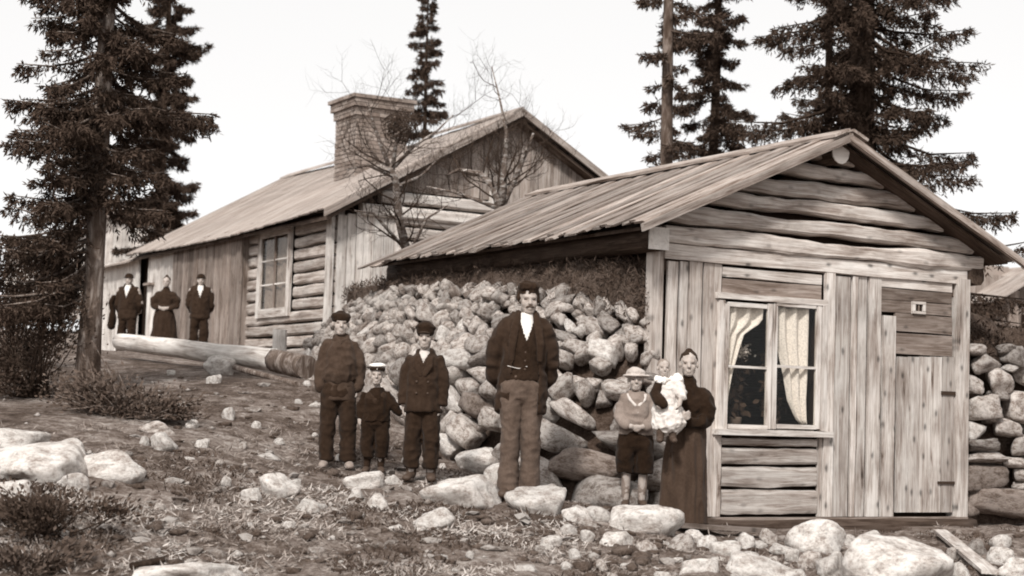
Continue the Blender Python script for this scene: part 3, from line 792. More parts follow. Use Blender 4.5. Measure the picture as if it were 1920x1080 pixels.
B_ = [
 (868, 950, 160, 78, 'large pale boulder between the boy in the double-breasted jacket and the tall man', 1), (1013, 968, 140, 72, 'pale wedge-shaped boulder at the foot of the tall man', 2),
 (686, 914, 84, 32, 'flat pale stone at the feet of the smallest boy', 3), (706, 958, 52, 52, 'upright pale stone just below the flat stone by the smallest boy', 4), (668, 944, 40, 34, 'small lumpy stone leaning on the upright pale stone', 5),
 (808, 995, 90, 46, 'pale low stone lying downhill of the largest boulder', 6), (585, 962, 66, 40, 'pale stone with a hump, on the slope below the tall capped boy', 7),
 (514, 932, 88, 50, 'broad pale stone in the grass below the trodden slope', 8), (468, 936, 44, 28, 'smaller pale stone touching the broad pale stone in the grass', 9),
 (62, 905, 225, 104, 'huge white boulder at the left edge of the picture', 10), (196, 903, 190, 72, 'long rounded pale boulder sloping down from the huge white one', 11), (118, 862, 96, 46, 'pale lump of rock on top of the slope behind the huge white boulder', 46), (140, 918, 70, 36, 'pale stone wedged below the long rounded boulder at the left', 47), (20, 838, 120, 44, 'low white rock at the left edge behind the huge boulder', 48), (12, 945, 90, 52, 'white stone at the left edge below the huge boulder', 12),
 (303, 842, 56, 36, 'pale rounded stone on the path with a small one at its side', 13), (288, 812, 78, 26, 'flat grey stone behind the rounded pale stone on the path', 14), (378, 838, 28, 22, 'single small white stone on the middle of the bare path', 15),
 (268, 834, 24, 18, 'little white stone left of the rounded stone on the path', 16), (411, 703, 62, 42, 'white boulder lying against the felled log', 17), (335, 1100, 210, 52, 'wide flat pale rock cut by the bottom edge', 18),
 (1683, 1098, 240, 116, 'largest boulder in front of the narrow door', 19), (1540, 1036, 124, 68, 'pale peaked boulder next to the largest boulder', 20), (1200, 1003, 168, 70, 'long pale boulder on which the child with folded hands stands', 21),
 (1283, 1040, 60, 44, 'rounded stone in front of the woman in the long skirt', 22), (1360, 1044, 84, 44, 'pale stone below the left half of the window', 23), (1312, 1082, 76, 48, 'pale rounded stone near the bottom edge below the woman', 24),
 (1430, 1085, 150, 54, 'broad pale stone at the bottom edge below the window', 25), (1446, 1022, 44, 36, 'grey round stone resting against the cabin sill', 26), (1557, 1078, 64, 44, 'round white stone leaning on the largest boulder', 27), (1516, 1066, 50, 42, 'grey stone behind the round white stone', 28),
 (1468, 1036, 62, 22, 'thin slanting slab below the window', 29), (1420, 1026, 40, 20, 'small flat stone beside the thin slanting slab', 43),
 (1138, 955, 52, 66, 'tall pale stone at the corner of the bank beside the child', 30), (1078, 985, 66, 42, 'pale stone at the left end of the rubble below the bank', 31), (1118, 985, 60, 40, 'pale stone between the tall corner stone and the rubble end', 44), (1070, 1005, 44, 26, 'small oval stone at the near edge of the rubble below the bank', 32), (1100, 1015, 30, 24, 'little pale stone under the rubble below the bank', 45),
 (1152, 1030, 76, 38, 'flattened stone under the long boulder the child stands on', 33), (1214, 1045, 52, 44, 'grey round stone below the right end of the long boulder', 34),
 (1830, 1042, 48, 36, 'grey stone in the dark grass right of the doorstep', 35), (1876, 1058, 66, 36, 'pale long stone near the bottom right corner', 36), (1905, 1084, 70, 44, 'white stone in the bottom right corner', 37), (1805, 1084, 44, 34, 'small white stone at the foot of the largest boulder', 38),
 (890, 846, 88, 62, 'large rounded stone at the foot of the bank left of the tall man', 39), (505, 862, 54, 14, 'flat pale stone on the path left of the tall capped boy', 40), (735, 912, 40, 24, 'pale stone between the two smaller boys and the big boulder', 41), (985, 1076, 44, 24, 'pale stone at the bottom edge below the tall man', 42)]
for px, pyb, w, h, lab, sd in B_:
    pale = sd not in (14, 26, 28, 34, 35, 39, 22)
    boulder(px, pyb, w, h, lab, pale, sd, depth={10: .8, 19: .8, 21: .6, 2: .6, 29: .5}.get(sd, .75), tilt={2: -.28, 29: -.25, 3: .12, 6: .12, 11: .1, 20: .1}.get(sd, 0), kk=rnd.randint(9, 14), p={8: 8}.get(sd, rnd.choice((7, 9, 12))))
small = [(560, 752), (590, 760), (520, 830), (455, 836), (430, 780), (360, 800), (345, 760), (300, 740), (320, 700), (400, 715), (620, 915), (556, 905), (540, 990), (470, 985), (395, 1000), (300, 950), (330, 905), (420, 905), (250, 960), (620, 1010), (700, 1030), (740, 995), (880, 1040), (930, 1005), (1010, 1030), (1060, 1060), (640, 1060), (540, 1050), (440, 1045), (860, 900), (830, 872), (910, 862), (760, 868), (640, 862), (1130, 1062), (590, 815), (480, 800), (410, 868), (240, 850), (355, 860), (575, 720), (1230, 1070), (1000, 905), (850, 1068), (770, 1060), (180, 1030), (280, 1035), (90, 1060)]
for k, (px, py) in enumerate(small):
    s_ = rnd.uniform(14, 30)
    boulder(px, py + 4, s_, s_ * rnd.uniform(.45, .8), 'small pale loose stone lying in the trodden grass of the slope', rnd.random() < .6, 60 + k, name='loose_stone', group='small loose stones on the slope', kk=10, cat='stone', yaw=rnd.uniform(-.6, .6))
rub = [(1040, 1000), (1100, 990), (1175, 1062), (1185, 1012), (1240, 1022), (1262, 1062), (1300, 1012), (1330, 1026), (1345, 1058), (1385, 1066), (1395, 1022), (1412, 1046), (1455, 1058), (1490, 1048), (1500, 1080), (1570, 1046), (1590, 1020), (1612, 1076), (1640, 1014), (1380, 1084), (1245, 1088), (1150, 1085), (1770, 1070), (1790, 1040), (1850, 1075), (1880, 1030), (1030, 1020), (1080, 1040)]
for k, (px, py) in enumerate(rub):
    s_ = rnd.uniform(24, 46)
    boulder(px, py + 4, s_, s_ * rnd.uniform(.5, .8), 'fist to head sized pale stone in the rubble below the near cabin', rnd.random() < .65, 160 + k, name='rubble_stone', group='rubble stones below the near cabin', kk=10, cat='stone', yaw=rnd.uniform(-.6, .6))

# ------------------------------------------------------------------ far farmhouse
FX, FY, FCX, FRZ = 2.19, 12.68, 5.45, 6.24
FSL = (FRZ - 4.16) / (FCX - 1.78)
house = tag(empty('farmhouse', (5.4, 18, 1.8)), 'long low farmhouse with brick chimney standing behind the near cabin', 'house')
FY1 = 23.2
def FYp(px, py=540): return atX(px, py, FX)[1]
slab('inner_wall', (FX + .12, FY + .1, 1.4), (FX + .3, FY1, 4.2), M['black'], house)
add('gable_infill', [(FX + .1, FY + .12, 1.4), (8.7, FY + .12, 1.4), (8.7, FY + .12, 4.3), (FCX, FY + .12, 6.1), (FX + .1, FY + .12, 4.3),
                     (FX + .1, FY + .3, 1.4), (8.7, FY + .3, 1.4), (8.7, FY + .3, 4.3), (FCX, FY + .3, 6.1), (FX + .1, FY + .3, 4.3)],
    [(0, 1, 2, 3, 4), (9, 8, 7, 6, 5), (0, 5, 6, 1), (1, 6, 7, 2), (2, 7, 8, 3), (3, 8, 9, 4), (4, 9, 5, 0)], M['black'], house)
slab('side_wall', (8.5, FY + .3, 1.2), (8.72, FY1, 4.3), M['far_board'], house)
slab('back_wall', (FX + .1, FY1 - .1, 1.2), (8.7, FY1 + .05, 4.3), M['far_board'], house)
fw = empty('long_wall', (FX, 14.5, 1.8), house)
z = 1.5
k = 0
wy0, wy1, wzb, wzt = FYp(553), FYp(493), 2.52, 4.10        # window opening, near and far jamb
while z < 4.12:
    hh = .218
    zc = z + hh / 2
    for y0, y1 in (((FY + .02, wy0 - .1), (wy1 + .1, 16.75)) if (wzb + .06 < zc < wzt) else ((FY + .02, 16.75),)):
        if y1 - y0 > .1: hewn('log', (FX + .02, y1, zc), (FX + .02, y0, zc), hh * .88, .2, M['far_log'], fw, 14, .014)
    z += hh; k += 1
# window of the long wall
fwin = empty('window', (FX - .08, (wy0 + wy1) / 2, 3.3), house)
def yb(y0, y1, z0, z1, x, t, mat, name, par, wob=.0):
    ym = (y0 + y1) / 2
    if z1 - z0 > y1 - y0: return beam(name, (x, ym, z0), (x, ym, z1), (0, y1 - y0, 0), (t, 0, 0), M[mat], par, 3, wob)
    return beam(name, (x, y0, (z0 + z1) / 2), (x, y1, (z0 + z1) / 2), (0, 0, z1 - z0), (t, 0, 0), M[mat], par, 3, wob)
yb(wy0 - .02, wy0 + .13, wzb - .02, wzt + .02, FX - .1, .05, 'paint', 'frame', fwin); yb(wy1 - .13, wy1 + .02, wzb - .02, wzt + .02, FX - .1, .05, 'paint', 'frame', fwin)
yb(wy0 + .13, wy1 - .13, wzb - .02, wzb + .14, FX - .102, .05, 'paint', 'frame', fwin); yb(wy0 + .13, wy1 - .13, wzt - .13, wzt + .02, FX - .102, .05, 'paint', 'frame', fwin)
ymid = (wy0 + wy1) / 2
yb(ymid - .03, ymid + .03, wzb + .14, wzt - .13, FX - .09, .03, 'far_board', 'glazing_bar', fwin)
for q in (1, 2): yb(wy0 + .13, wy1 - .13, wzb + .14 + q * .44 - .012, wzb + .14 + q * .44 + .012, FX - .088, .02, 'far_light', 'glazing_bar', fwin)
for (a, c_) in ((wy0 + .13, ymid - .03), (ymid + .03, wy1 - .13)):
    for q in range(3):
        o_ = slab('pane', (FX - .082, a, wzb + .15 + q * .44), (FX - .078, c_, wzb + .13 + (q + 1) * .44), M['glass'], fwin)
M['lace_grey'] = cloth('grey curtain cloth', .22, .6, 12)
tag(sheet('curtain', lambda u, v: (FX - .03 + .02 * math.sin(u * 20), wy0 + .14 + 1.3 * u, wzt - .15 - 1.28 * v), 24, 6, M['lace_grey']), 'grey curtain behind the panes of the farmhouse window', 'curtain')
# corner board, boarded entry, pale boards round the doorway
yb(FY - .02, FY + .2, 1.5, 4.3, FX - .12, .06, 'far_light', 'corner_board', house, .004)
y = 16.7
ew = empty('entry_cladding', (FX - .2, 18.5, 1.8), house)
while y < 20.5:
    w = rnd.uniform(.2, .32); yb(y, y + w - .012, 1.45, 4.2 + rnd.uniform(-.02, .02), FX - .2 - .02 * rnd.random(), .04, 'far_board', 'board', ew, .004); y += w
slab('entry_side', (FX - .18, 16.72, 1.45), (FX + .1, 16.76, 4.2), M['far_board'], ew)
while y < 21.75:
    w = rnd.uniform(.24, .34); yb(y, y + w - .012, 1.45, 4.15, FX - .18, .04, 'far_light', 'board', ew, .003); y += w
for (a, c_) in ((22.0, 22.55), (23.25, 23.75), (23.77, 24.3), (24.32, 24.9), (24.92, 25.5), (25.52, 26.1)):
    yb(a, c_, 1.45, 4.1, FX - .18, .04, 'far_overlit', 'board', ew, .003)
slab('porch_side', (FX - .1, 25.9, 1.4), (6.5, 26.05, 4.1), M['far_board'], house)
slab('doorway', (FX - .02, 21.7, 1.5), (FX + .1, 26.0, 4.1), M['black'], house)  # black slab, the darkness of the opening put into its colour
yb(22.05, 22.5, 3.42, 3.47, FX - .26, .12, 'far_board', 'shelf_board', ew)
# gable: pale upright boards, two squared logs, brown boards above
fg = empty('gable_wall', (FCX, FY, 1.8), house)
x = FX - .05
while x < 3.3:
    w = rnd.uniform(.12, .2); beam('board', (x + w / 2, FY - .03 - .02 * rnd.random(), 1.4), (x + w / 2, FY - .03, 4.12 + .02 * rnd.random() + max(0, (x - FX) * .25)), (w - .012, 0, 0), (0, .035, 0), M['far_light'], fg, 4, .004); x += w
z = 1.4
while z < 4.1:
    hewn('log', (3.28, FY + .03, z + .12), (8.6, FY + .03, z + .12), .21, .2, M['far_log'], fg, 14, .012); z += .24
for zz_, x1_ in ((4.26, 5.0), (4.51, 5.0)):
    hewn('log', (2.55 if zz_ < 4.3 else 2.9, FY - .03, zz_), (x1_, FY - .03, zz_ + .0), .215, .22, M['far_light'], fg, 12, .010)
beam('post', (5.06, FY - .06, 4.1), (5.06, FY - .06, 4.8), (.1, 0, 0), (0, .1, 0), M['far_light'], fg, 3, .003)
x = FX + .15
while x < 8.7:
    w = rnd.uniform(.16, .27); xm = x + w / 2
    top = FRZ - FSL * abs(xm - FCX) - .12
    bot = 4.64 if xm < 5.0 else 4.1
    if top > bot + .06: beam('board', (xm, FY - .01 - .02 * rnd.random(), bot), (xm, FY - .02, top), (w - .012, 0, 0), (0, .03, 0), M['far_gable'], fg, 4, .004)
    x += w
# roof
fr_ = empty('roof', (FCX, 18, FRZ), house)
def frp(side, d, y, h=0):
    n_ = np.array([side * FSL, 0, 1.0]); n_ /= np.linalg.norm(n_)
    return np.array([FCX + side * d, y, FRZ - FSL * d]) + n_ * h
for side in (-1, 1):
    dmax = 3.72
    a, c_, c2, a2 = frp(side, 0, FY - .3), frp(side, dmax - .1, FY - .3), frp(side, dmax - .1, FY1), frp(side, 0, FY1); n_ = np.array([0, 0, -.06]); a, c_, c2, a2 = (q + np.array([0, 0, -.13]) for q in (a, c_, c2, a2))
    add('deck', [a, c_, c2, a2, a + n_, c_ + n_, c2 + n_, a2 + n_], [(0, 3, 2, 1), (4, 5, 6, 7), (0, 1, 5, 4), (1, 2, 6, 5), (2, 3, 7, 6), (3, 0, 4, 7)], M['deck'], fr_, grain=[(0, 0, 0), (3.6, 0, 0), (3.6, 10, 0), (0, 10, 0)] * 2)
    y = FY - .36
    while y < FY1 + .1:
        w = rnd.uniform(.2, .3)
        sg = -.10 * math.sin(math.pi * (y - FY) / 10.5)
        m_, e_ = frp(side, .01, y + w / 2, .02 + .008 * rnd.random()), frp(side, dmax + rnd.uniform(-.03, .03), y + w / 2, .02); m_[2] += sg; e_[2] += sg
        wv = np.array([0, w * 1.02, 0]); tv = np.array([side * FSL, 0, 1.0]); tv = tv / np.linalg.norm(tv) * .025
        beam('roof_board', m_, e_, wv, tv, M['far_roof'], fr_, 4, .006); y += w
    beam('barge_board', frp(side, 0, FY - .385, -.03), frp(side, dmax, FY - .385, -.03), (0, .04, 0), (0, 0, .13), M['far_roof'], fr_, 4, .005)
for y0, y1 in ((FY - .4, 15.4), (17.2, FY1 + .12)): beam('ridge_board', frp(-1, .08, y0, .05), frp(-1, .08, y1, .05), (-.2, 0, -.11), (0, 0, .03), M['far_roof'], fr_, 5, .006)
# lower porch roof at the far end
for q in range(9):
    yq = FY1 + .05 + q * .36
    beam('roof_board', (4.2, yq + .18, 5.05 - .035 * q), (FX - .45, yq + .18, 3.98 + .0 * q), (0, .37, 0), (0, 0, .03), M['far_roof'], fr_, 3, .005)
# brick chimney with a corbelled head
b = NB('sooty brick'); o = b.coord('Object')
f = b.noise(o, 9, 5, .7)
rr = b.attr('tone'); sp = b.n('ShaderNodeSeparateXYZ'); b.l(rr, sp.inputs[0])
M['brick'] = b.done(b.mix(1.0, b.ramp(sp.outputs[0], [(0, .17), (1, .31)]), b.ramp(f, [(.3, grey(.6)), (.6, grey(1.1))]), 'MULTIPLY'), f, .5, .02)
M['mortar'] = NB('lime mortar').done(.28)
M['brick'].node_tree.nodes['Principled BSDF'].inputs['Roughness'].default_value = .95
cY0, cY1 = 16.0, 17.0
cX0, cX1 = atY(668, 240, cY0)[0], atY(764, 240, cY0)[0]
cZ1 = atY(700, 178, cY0)[2]
chim = empty('chimney', ((cX0 + cX1) / 2, (cY0 + cY1) / 2, 5.2), house)
slab('core', (cX0 + .03, cY0 + .03, 4.9), (cX1 - .03, cY1 - .03, cZ1 - .05), M['mortar'], chim)
def bricks(z0, z1, grow):
    V_, F_, T_ = [], [], []
    z = z0; k = 0
    while z < z1 - .04:
        g_ = grow(z)
        for (ax_, lo, hi, fx) in ((0, cX0 - g_, cX1 + g_, cY0 - g_), (0, cX0 - g_, cX1 + g_, cY1 + g_), (1, cY0 - g_, cY1 + g_, cX0 - g_), (1, cY0 - g_, cY1 + g_, cX1 + g_)):
            u = lo - (k % 2) * .13
            while u < hi - .02:
                u0, u1 = max(u, lo) + .006, min(u + .25, hi) - .006
                if u1 - u0 > .03:
                    n0 = len(V_); d0, d1 = (fx, fx + (.1 if fx < (cY0 + cY1) / 2 else -.1)) if ax_ == 0 else (fx, fx + (.1 if fx < (cX0 + cX1) / 2 else -.1))
                    d0 += rnd.uniform(-.006, .006); tone = rnd.random()
                    for zz_ in (z + .006, z + .074):
                        for (uu, dd) in ((u0, d0), (u1, d0), (u1, d1), (u0, d1)):
                            V_.append((uu, dd, zz_) if ax_ == 0 else (dd, uu, zz_)); T_.append((tone,) * 3)
                    F_ += [(n0, n0 + 1, n0 + 5, n0 + 4), (n0 + 1, n0 + 2, n0 + 6, n0 + 5), (n0 + 2, n0 + 3, n0 + 7, n0 + 6), (n0 + 3, n0, n0 + 4, n0 + 7), (n0, n0 + 3, n0 + 2, n0 + 1), (n0 + 4, n0 + 5, n0 + 6, n0 + 7)]
                u += .25
        z += .08; k += 1
    return V_, F_, T_
for nm, z0, z1, gr in (('bricks', 5.0, cZ1 - .42, lambda z: 0.0), ('corbel_bricks', cZ1 - .42, cZ1, lambda z: (.04 if z < cZ1 - .3 else .09 if z < cZ1 - .17 else .13 if z < cZ1 - .09 else .07))):
    V_, F_, T_ = bricks(z0, z1, gr)
    o_ = add(nm, V_, F_, M['brick'], chim); a_ = o_.data.attributes.new('tone', 'FLOAT_VECTOR', 'POINT'); a_.data.foreach_set('vector', np.array(T_, np.float32).ravel()); tag(o_, kind='stuff')

# ------------------------------------------------------------------ outbuildings far behind
def outhouse(name, cx_, dd, apex, halfw, wallh, mat, label, ground_py, run=6.0):
    """a small gabled building whose gable faces the viewer"""
    A = atD(cx_, apex, dd); e = tag(empty(name, (A[0], A[1], A[2] - 3)), label, 'building')
    X0, Yg, zr = A[0], A[1], A[2]; sl = .5; ze = zr - sl * halfw; zb_ = ze - wallh
    n = int(2 * halfw / .3)
    for i in range(n):
        xa = X0 - halfw + i * 2 * halfw / n; xm = xa + halfw / n; top = zr - sl * abs(xm - X0) - .08
        beam('board', (xm, Yg, zb_), (xm, Yg, top), (2 * halfw / n - .01, 0, 0), (0, .04, 0), mat, e, 2, .003)
    for sgn in (-1, 1):
        slab('side_wall', (X0 + sgn * halfw - .06, Yg + .05, zb_), (X0 + sgn * halfw + .02, Yg + run, ze), mat, e)
        for q in range(int(run / .4)):
            beam('roof_board', (X0, Yg - .3 + q * .4 + .2, zr + .02), (X0 + sgn * (halfw + .35), Yg - .3 + q * .4 + .2, zr - sl * (halfw + .35) + .02), (0, .39, 0), (0, 0, .04), M['far_board'] if dd > 42 else M['far_roof'], e, 2, .003)
    slab('inner_wall', (X0 - halfw, Yg + .06, zb_), (X0 + halfw, Yg + .1, ze), M['black'], e)
    return e, X0, Yg, zr
outhouse('shed', 268, 52, 380, 2.7, 2.4, M['far_light'], 'shed with dark roof half hidden behind the big spruce and the farmhouse', 560)
rb, X0, Yg, zr = outhouse('outbuilding', 1965, 40, 500, 1.6, 2.0, M['far_board'], 'distant low building with a small chimney behind the berm at the right edge', 640, 5.0)
cc = atD(1858, 508, 41)
slab('chimney', (cc[0] - .3, cc[1] - .3, cc[2] - .9), (cc[0] + .3, cc[1] + .3, cc[2] + .1), M['mortar'], rb)
slab('main_roof', (cc[0] - 1.2, cc[1] - .5, cc[2] - 1.1), (X0, cc[1] + 3, cc[2] - .15), M['far_roof'], rb)
slab('window', (X0 - .9, Yg - .04, zr - 1.7), (X0 - .45, Yg - .02, zr - 1.2), M['black'], rb)

# ------------------------------------------------------------------ trees
M['needle'] = foliage('spruce needles', .022, .07)
M['needle_far'] = foliage('paler far spruce needles', .03, .075)
M['heath'] = foliage('dark heath scrub', .02, .09)
M['dry'] = foliage('withered grass', .10, .42)
def bark(name, lo, hi, sc=(9, 9, 2.2)):
    b = NB(name); o = b.coord('Object'); f = b.noise(b.map(o, sc), 1.6, 6, .7, .6)
    return b.done(b.ramp(f, [(.35, lo * .5), (.5, lo), (.66, hi)]), f, .9, .05, .95)
M['bark'] = bark('grey spruce bark', .12, .34)
M['bark_dark'] = bark('dark spruce bark', .025, .06)
M['bark_pine'] = bark('pine bark', .09, .22)
M['bark_birch'] = bark('birch bark', .16, .62, (6, 6, 14))
M['twig'] = NB('birch twig').done(.035)
def needles(name, C_, D_, ln, wd, mat, parent, seed):
    n = len(C_); r = np.random.default_rng(seed)
    d = D_ / (np.linalg.norm(D_, axis=1)[:, None] + 1e-9)
    s = np.cross(d, r.normal(0, 1, (n, 3))); s /= np.linalg.norm(s, axis=1)[:, None] + 1e-9
    ln = ln[:, None]; wd = wd[:, None]
    V_ = np.stack([C_, C_ + d * ln * .5 + s * wd, C_ + d * ln, C_ + d * ln * .45 - s * wd], 1).reshape(-1, 3)
    F_ = (np.arange(n)[:, None] * 4 + np.array([0, 1, 2, 3]))
    ob = add(name, V_, F_, mat, parent, False)
    t = np.repeat(r.random(n), 4); a = ob.data.attributes.new('tone', 'FLOAT_VECTOR', 'POINT')
    a.data.foreach_set('vector', np.stack([t, t, t], 1).astype(np.float32).ravel())
    return ob
def spruce(base, H, label, seed, rad, crown0=.2, trunk_r=.18, droop=.45, dens=1.0, whorl=.36, nb=6, leaf=1.0, lean=(0, 0), mat='needle', bmat='bark_dark', gap=.15, extra=(), prof=None, name='spruce_tree', keep=None):
    """rad: crown radius near its foot; extra: [(height, azimuth, length)] long boughs seen in the photograph"""
    r = np.random.default_rng(seed); base = np.asarray(base, float)
    e = tag(empty(name, base), label, 'tree', 'conifers round the farm')
    tr_ = []
    for i in range(11):
        s = i / 10; tr_.append((base + np.array([lean[0] * s + .05 * nz((s * 3, seed, 1)), lean[1] * s + .05 * nz((s * 3, seed, 7)), H * s - .3 * (s == 0)]), trunk_r * ((1 - s) ** .8 * .93 + .05) * (1.35 if i == 0 else 1)))
    V_, F_ = tubes_mesh([tr_], 12); add('trunk', V_, F_, M[bmat], e, True)
    zvis = CAMP[2] + 800 / FPX * np.linalg.norm(base - CAMP) + .9
    def axis(h): return base + np.array([lean[0] * h / H, lean[1] * h / H, h])
    br = []
    h = H * crown0
    while h < H * .985:
        s = (h / H - crown0) / (1 - crown0)
        R_ = rad * (prof(s) if prof else (1 - s) ** .8 * (.55 + .45 * min(1, s * 6)))
        for k in range(nb):
            if r.random() < gap: continue
            br.append((h + r.normal(0, .16), r.uniform(0, 2 * math.pi), max(.15, R_ * r.uniform(.35, 1.0) * (1.15 if r.random() < .12 else 1))))
        h += whorl * (1 - .4 * s) * r.uniform(.8, 1.2)
    br += list(extra)
    paths, CC, DD, LL, WW = [], [], [], [], []
    for (h, az, L_) in br:
        if keep and not keep(h, az): continue
        d = np.array([math.cos(az), math.sin(az), 0]); lat = np.array([-math.sin(az), math.cos(az), 0])
        p0 = axis(h); s_top = h / H
        dr = droop * r.uniform(.45, 1.6) * (1.1 - .9 * max(0, s_top - .5) * 2); up = dr * r.uniform(.45, .8)
        sw = r.normal(0, .12)
        def pt(q): return p0 + d * (L_ * q) + lat * (sw * L_ * q * q) + np.array([0, 0, L_ * (-dr * q + up * q * q)])
        paths.append([(pt(q), max(.004, .016 * L_ * (1 - q) + .004)) for q in (0, .3, .6, 1.0)])
        seen = base[2] + h < zvis
        nt = max(5, int(L_ * (54 if seen else 9) * dens))
        q = r.uniform(.12, 1.0, nt) ** .85
        P_ = p0 + d * (L_ * q)[:, None] + lat * (sw * L_ * q * q)[:, None] + np.array([0, 0, 1.0]) * (L_ * (-dr * q + up * q * q))[:, None]
        sg = r.choice([-1, 1], nt)[:, None]
        tw = lat * sg * r.uniform(.3, 1, (nt, 1)) + d * r.uniform(.2, .9, (nt, 1)) + np.array([0, 0, -1.0]) * r.uniform(.1, 1.9, (nt, 1))
        tw /= np.linalg.norm(tw, axis=1)[:, None]
        tl = (.06 + .34 * L_ ** .6 * (1 - q * .7) * r.uniform(.25, 1, nt) ** 1.3) * .9
        m = 14 if seen else 7
        u = r.uniform(0, 1, (nt, m))
        c_ = P_[:, None] + tw[:, None] * (tl[:, None] * u)[..., None] + np.array([0, 0, -1.0]) * ((tl[:, None] * u) ** 2 * .6)[..., None]
        dd_ = tw[:, None] * .9 + r.normal(0, .55, (nt, m, 3))
        CC.append(c_.reshape(-1, 3)); DD.append(dd_.reshape(-1, 3))
        n_ = nt * m; kk_ = leaf * (1 if seen else 1.7); LL.append(r.uniform(.04, .095, n_) * kk_); WW.append(r.uniform(.006, .011, n_) * kk_)
    V_, F_ = tubes_mesh(paths, 4); tag(add('branches', V_, F_, M[bmat], e, True), kind='stuff')
    needles('crown', np.concatenate(CC), np.concatenate(DD), np.concatenate(LL), np.concatenate(WW), M[mat], e, seed)
    return e
def camaz(dx):       # azimuth of a bough that points to the right (+1) or left (-1) in the picture
    return math.atan2(right[1] * dx, right[0] * dx)
# the big near spruce on the left
tA, dA = on_ground(160, 748)
spruce(tA + (0, 0, -.1), 12.0, 'large dark spruce at the left edge with pale lower trunk and drooping boughs', 21, 1.3, .105, .12, .6, .85, .20, 9, 1.0, (.1, .1), 'needle', 'bark', .1,
       extra=[(1.9, camaz(-1) + .3, 1.3), (1.7, camaz(-1) - .3, 1.25), (1.45, camaz(-1) + .1, 1.1), (1.5, camaz(-1) - .5, 1.2), (1.2, camaz(-1) + .2, .9)] + [(1.2 + .11 * i_, camaz(-1) + .9 * math.sin(i_ * 2.3), 1.0 + .35 * math.sin(i_ * 1.7) ** 2) for i_ in range(11)] + [(2.1 + .17 * i_, camaz(-1) + math.pi / 2 + .7 * math.sin(i_ * 1.9), .55 + .3 * math.sin(i_ * 2.7) ** 2) for i_ in range(15)], prof=lambda s: (.86 + .2 * math.sin(s * 40)) * (1 - s) ** .5, keep=lambda h, az: h > 2.15 or (math.cos(az - camaz(-1)) > (.1 if h > 1.7 else .45)))
pB = atD(287, 600, 43.0)
spruce((pB[0], pB[1], gz1(pB[0], pB[1])), 13.5, 'slimmer dark spruce just behind and right of the big left spruce', 22, 1.55, .12, .15, .5, 1.0, .34, 8, 1.75, (.05, 0), gap=.15, prof=lambda s: .9 * (1 - s) ** .6 + .14 * math.sin(s * 37))
pC = atD(787, 600, 42.0)
spruce((pC[0], pC[1], gz1(pC[0], pC[1])), 10.0, 'slender distant spruce rising behind the brick chimney', 23, 1.1, .2, .1, .35, .8, .38, 6, 1.7, (-.1, 0), 'needle_far', gap=.25)
pE = atD(1325, 700, 31.0)
spruce((pE[0], pE[1], gz1(pE[0], pE[1])), 12.5, 'narrow ragged spruce behind the near cabin roof, right of the bare pine trunk', 24, 1.25, .12, .13, .5, 1.0, .34, 7, 1.4, (.1, 0), gap=.2, prof=lambda s: (.8 + .25 * math.sin(s * 43)) * (1 - s) ** .5)
pF = atD(1603, 700, 23.5)
spruce((pF[0], pF[1], gz1(pF[0], pF[1])), 13.0, 'massive dark spruce with thick trunk towering behind the cabin ridge', 25, 1.95, .12, .27, .62, 1.0, .3, 8, 1.1, (.12, 0), gap=.16,
       prof=lambda s: (.85 + .2 * math.sin(s * 33 + 1)) * (1 - s) ** .45 * (1.35 if s < .2 else 1.1), extra=[(5.0, camaz(-1) + .1, 2.0), (4.7, camaz(-1) - .15, 1.8), (4.6, camaz(1), 1.7), (3.6, camaz(1) - .2, 2.1), (3.2, camaz(1) - .3, 2.5), (5.5, camaz(1), 1.5), (2.9, camaz(1) + .2, 2.4), (2.6, camaz(1) - .1, 2.5), (3.9, camaz(1) + .3, 2.1), (2.3, camaz(1) + .1, 2.3)])
pF2 = atD(1545, 700, 27.0)
spruce((pF2[0], pF2[1], gz1(pF2[0], pF2[1])), 12.5, 'thin spruce stem standing left of the massive spruce', 27, .9, .2, .10, .5, .8, .4, 6, 1.25, (.05, 0), gap=.3, prof=lambda s: .9 * (1 - s) ** .5)
# pine with a long bare trunk
pD = atD(1247, 700, 25.0)
spruce((pD[0], pD[1], gz1(pD[0], pD[1])), 13.0, 'tall conifer with pale bare trunk and tufted side branches above the cabin roof', 26, .95, .24, .125, .35, .8, .34, 5, 1.25, (-.25, 0), 'needle_far', 'bark_pine', .4, name='pine_tree', prof=lambda s: (.75 + .25 * math.sin(s * 51)) * (1 - s) ** .3)

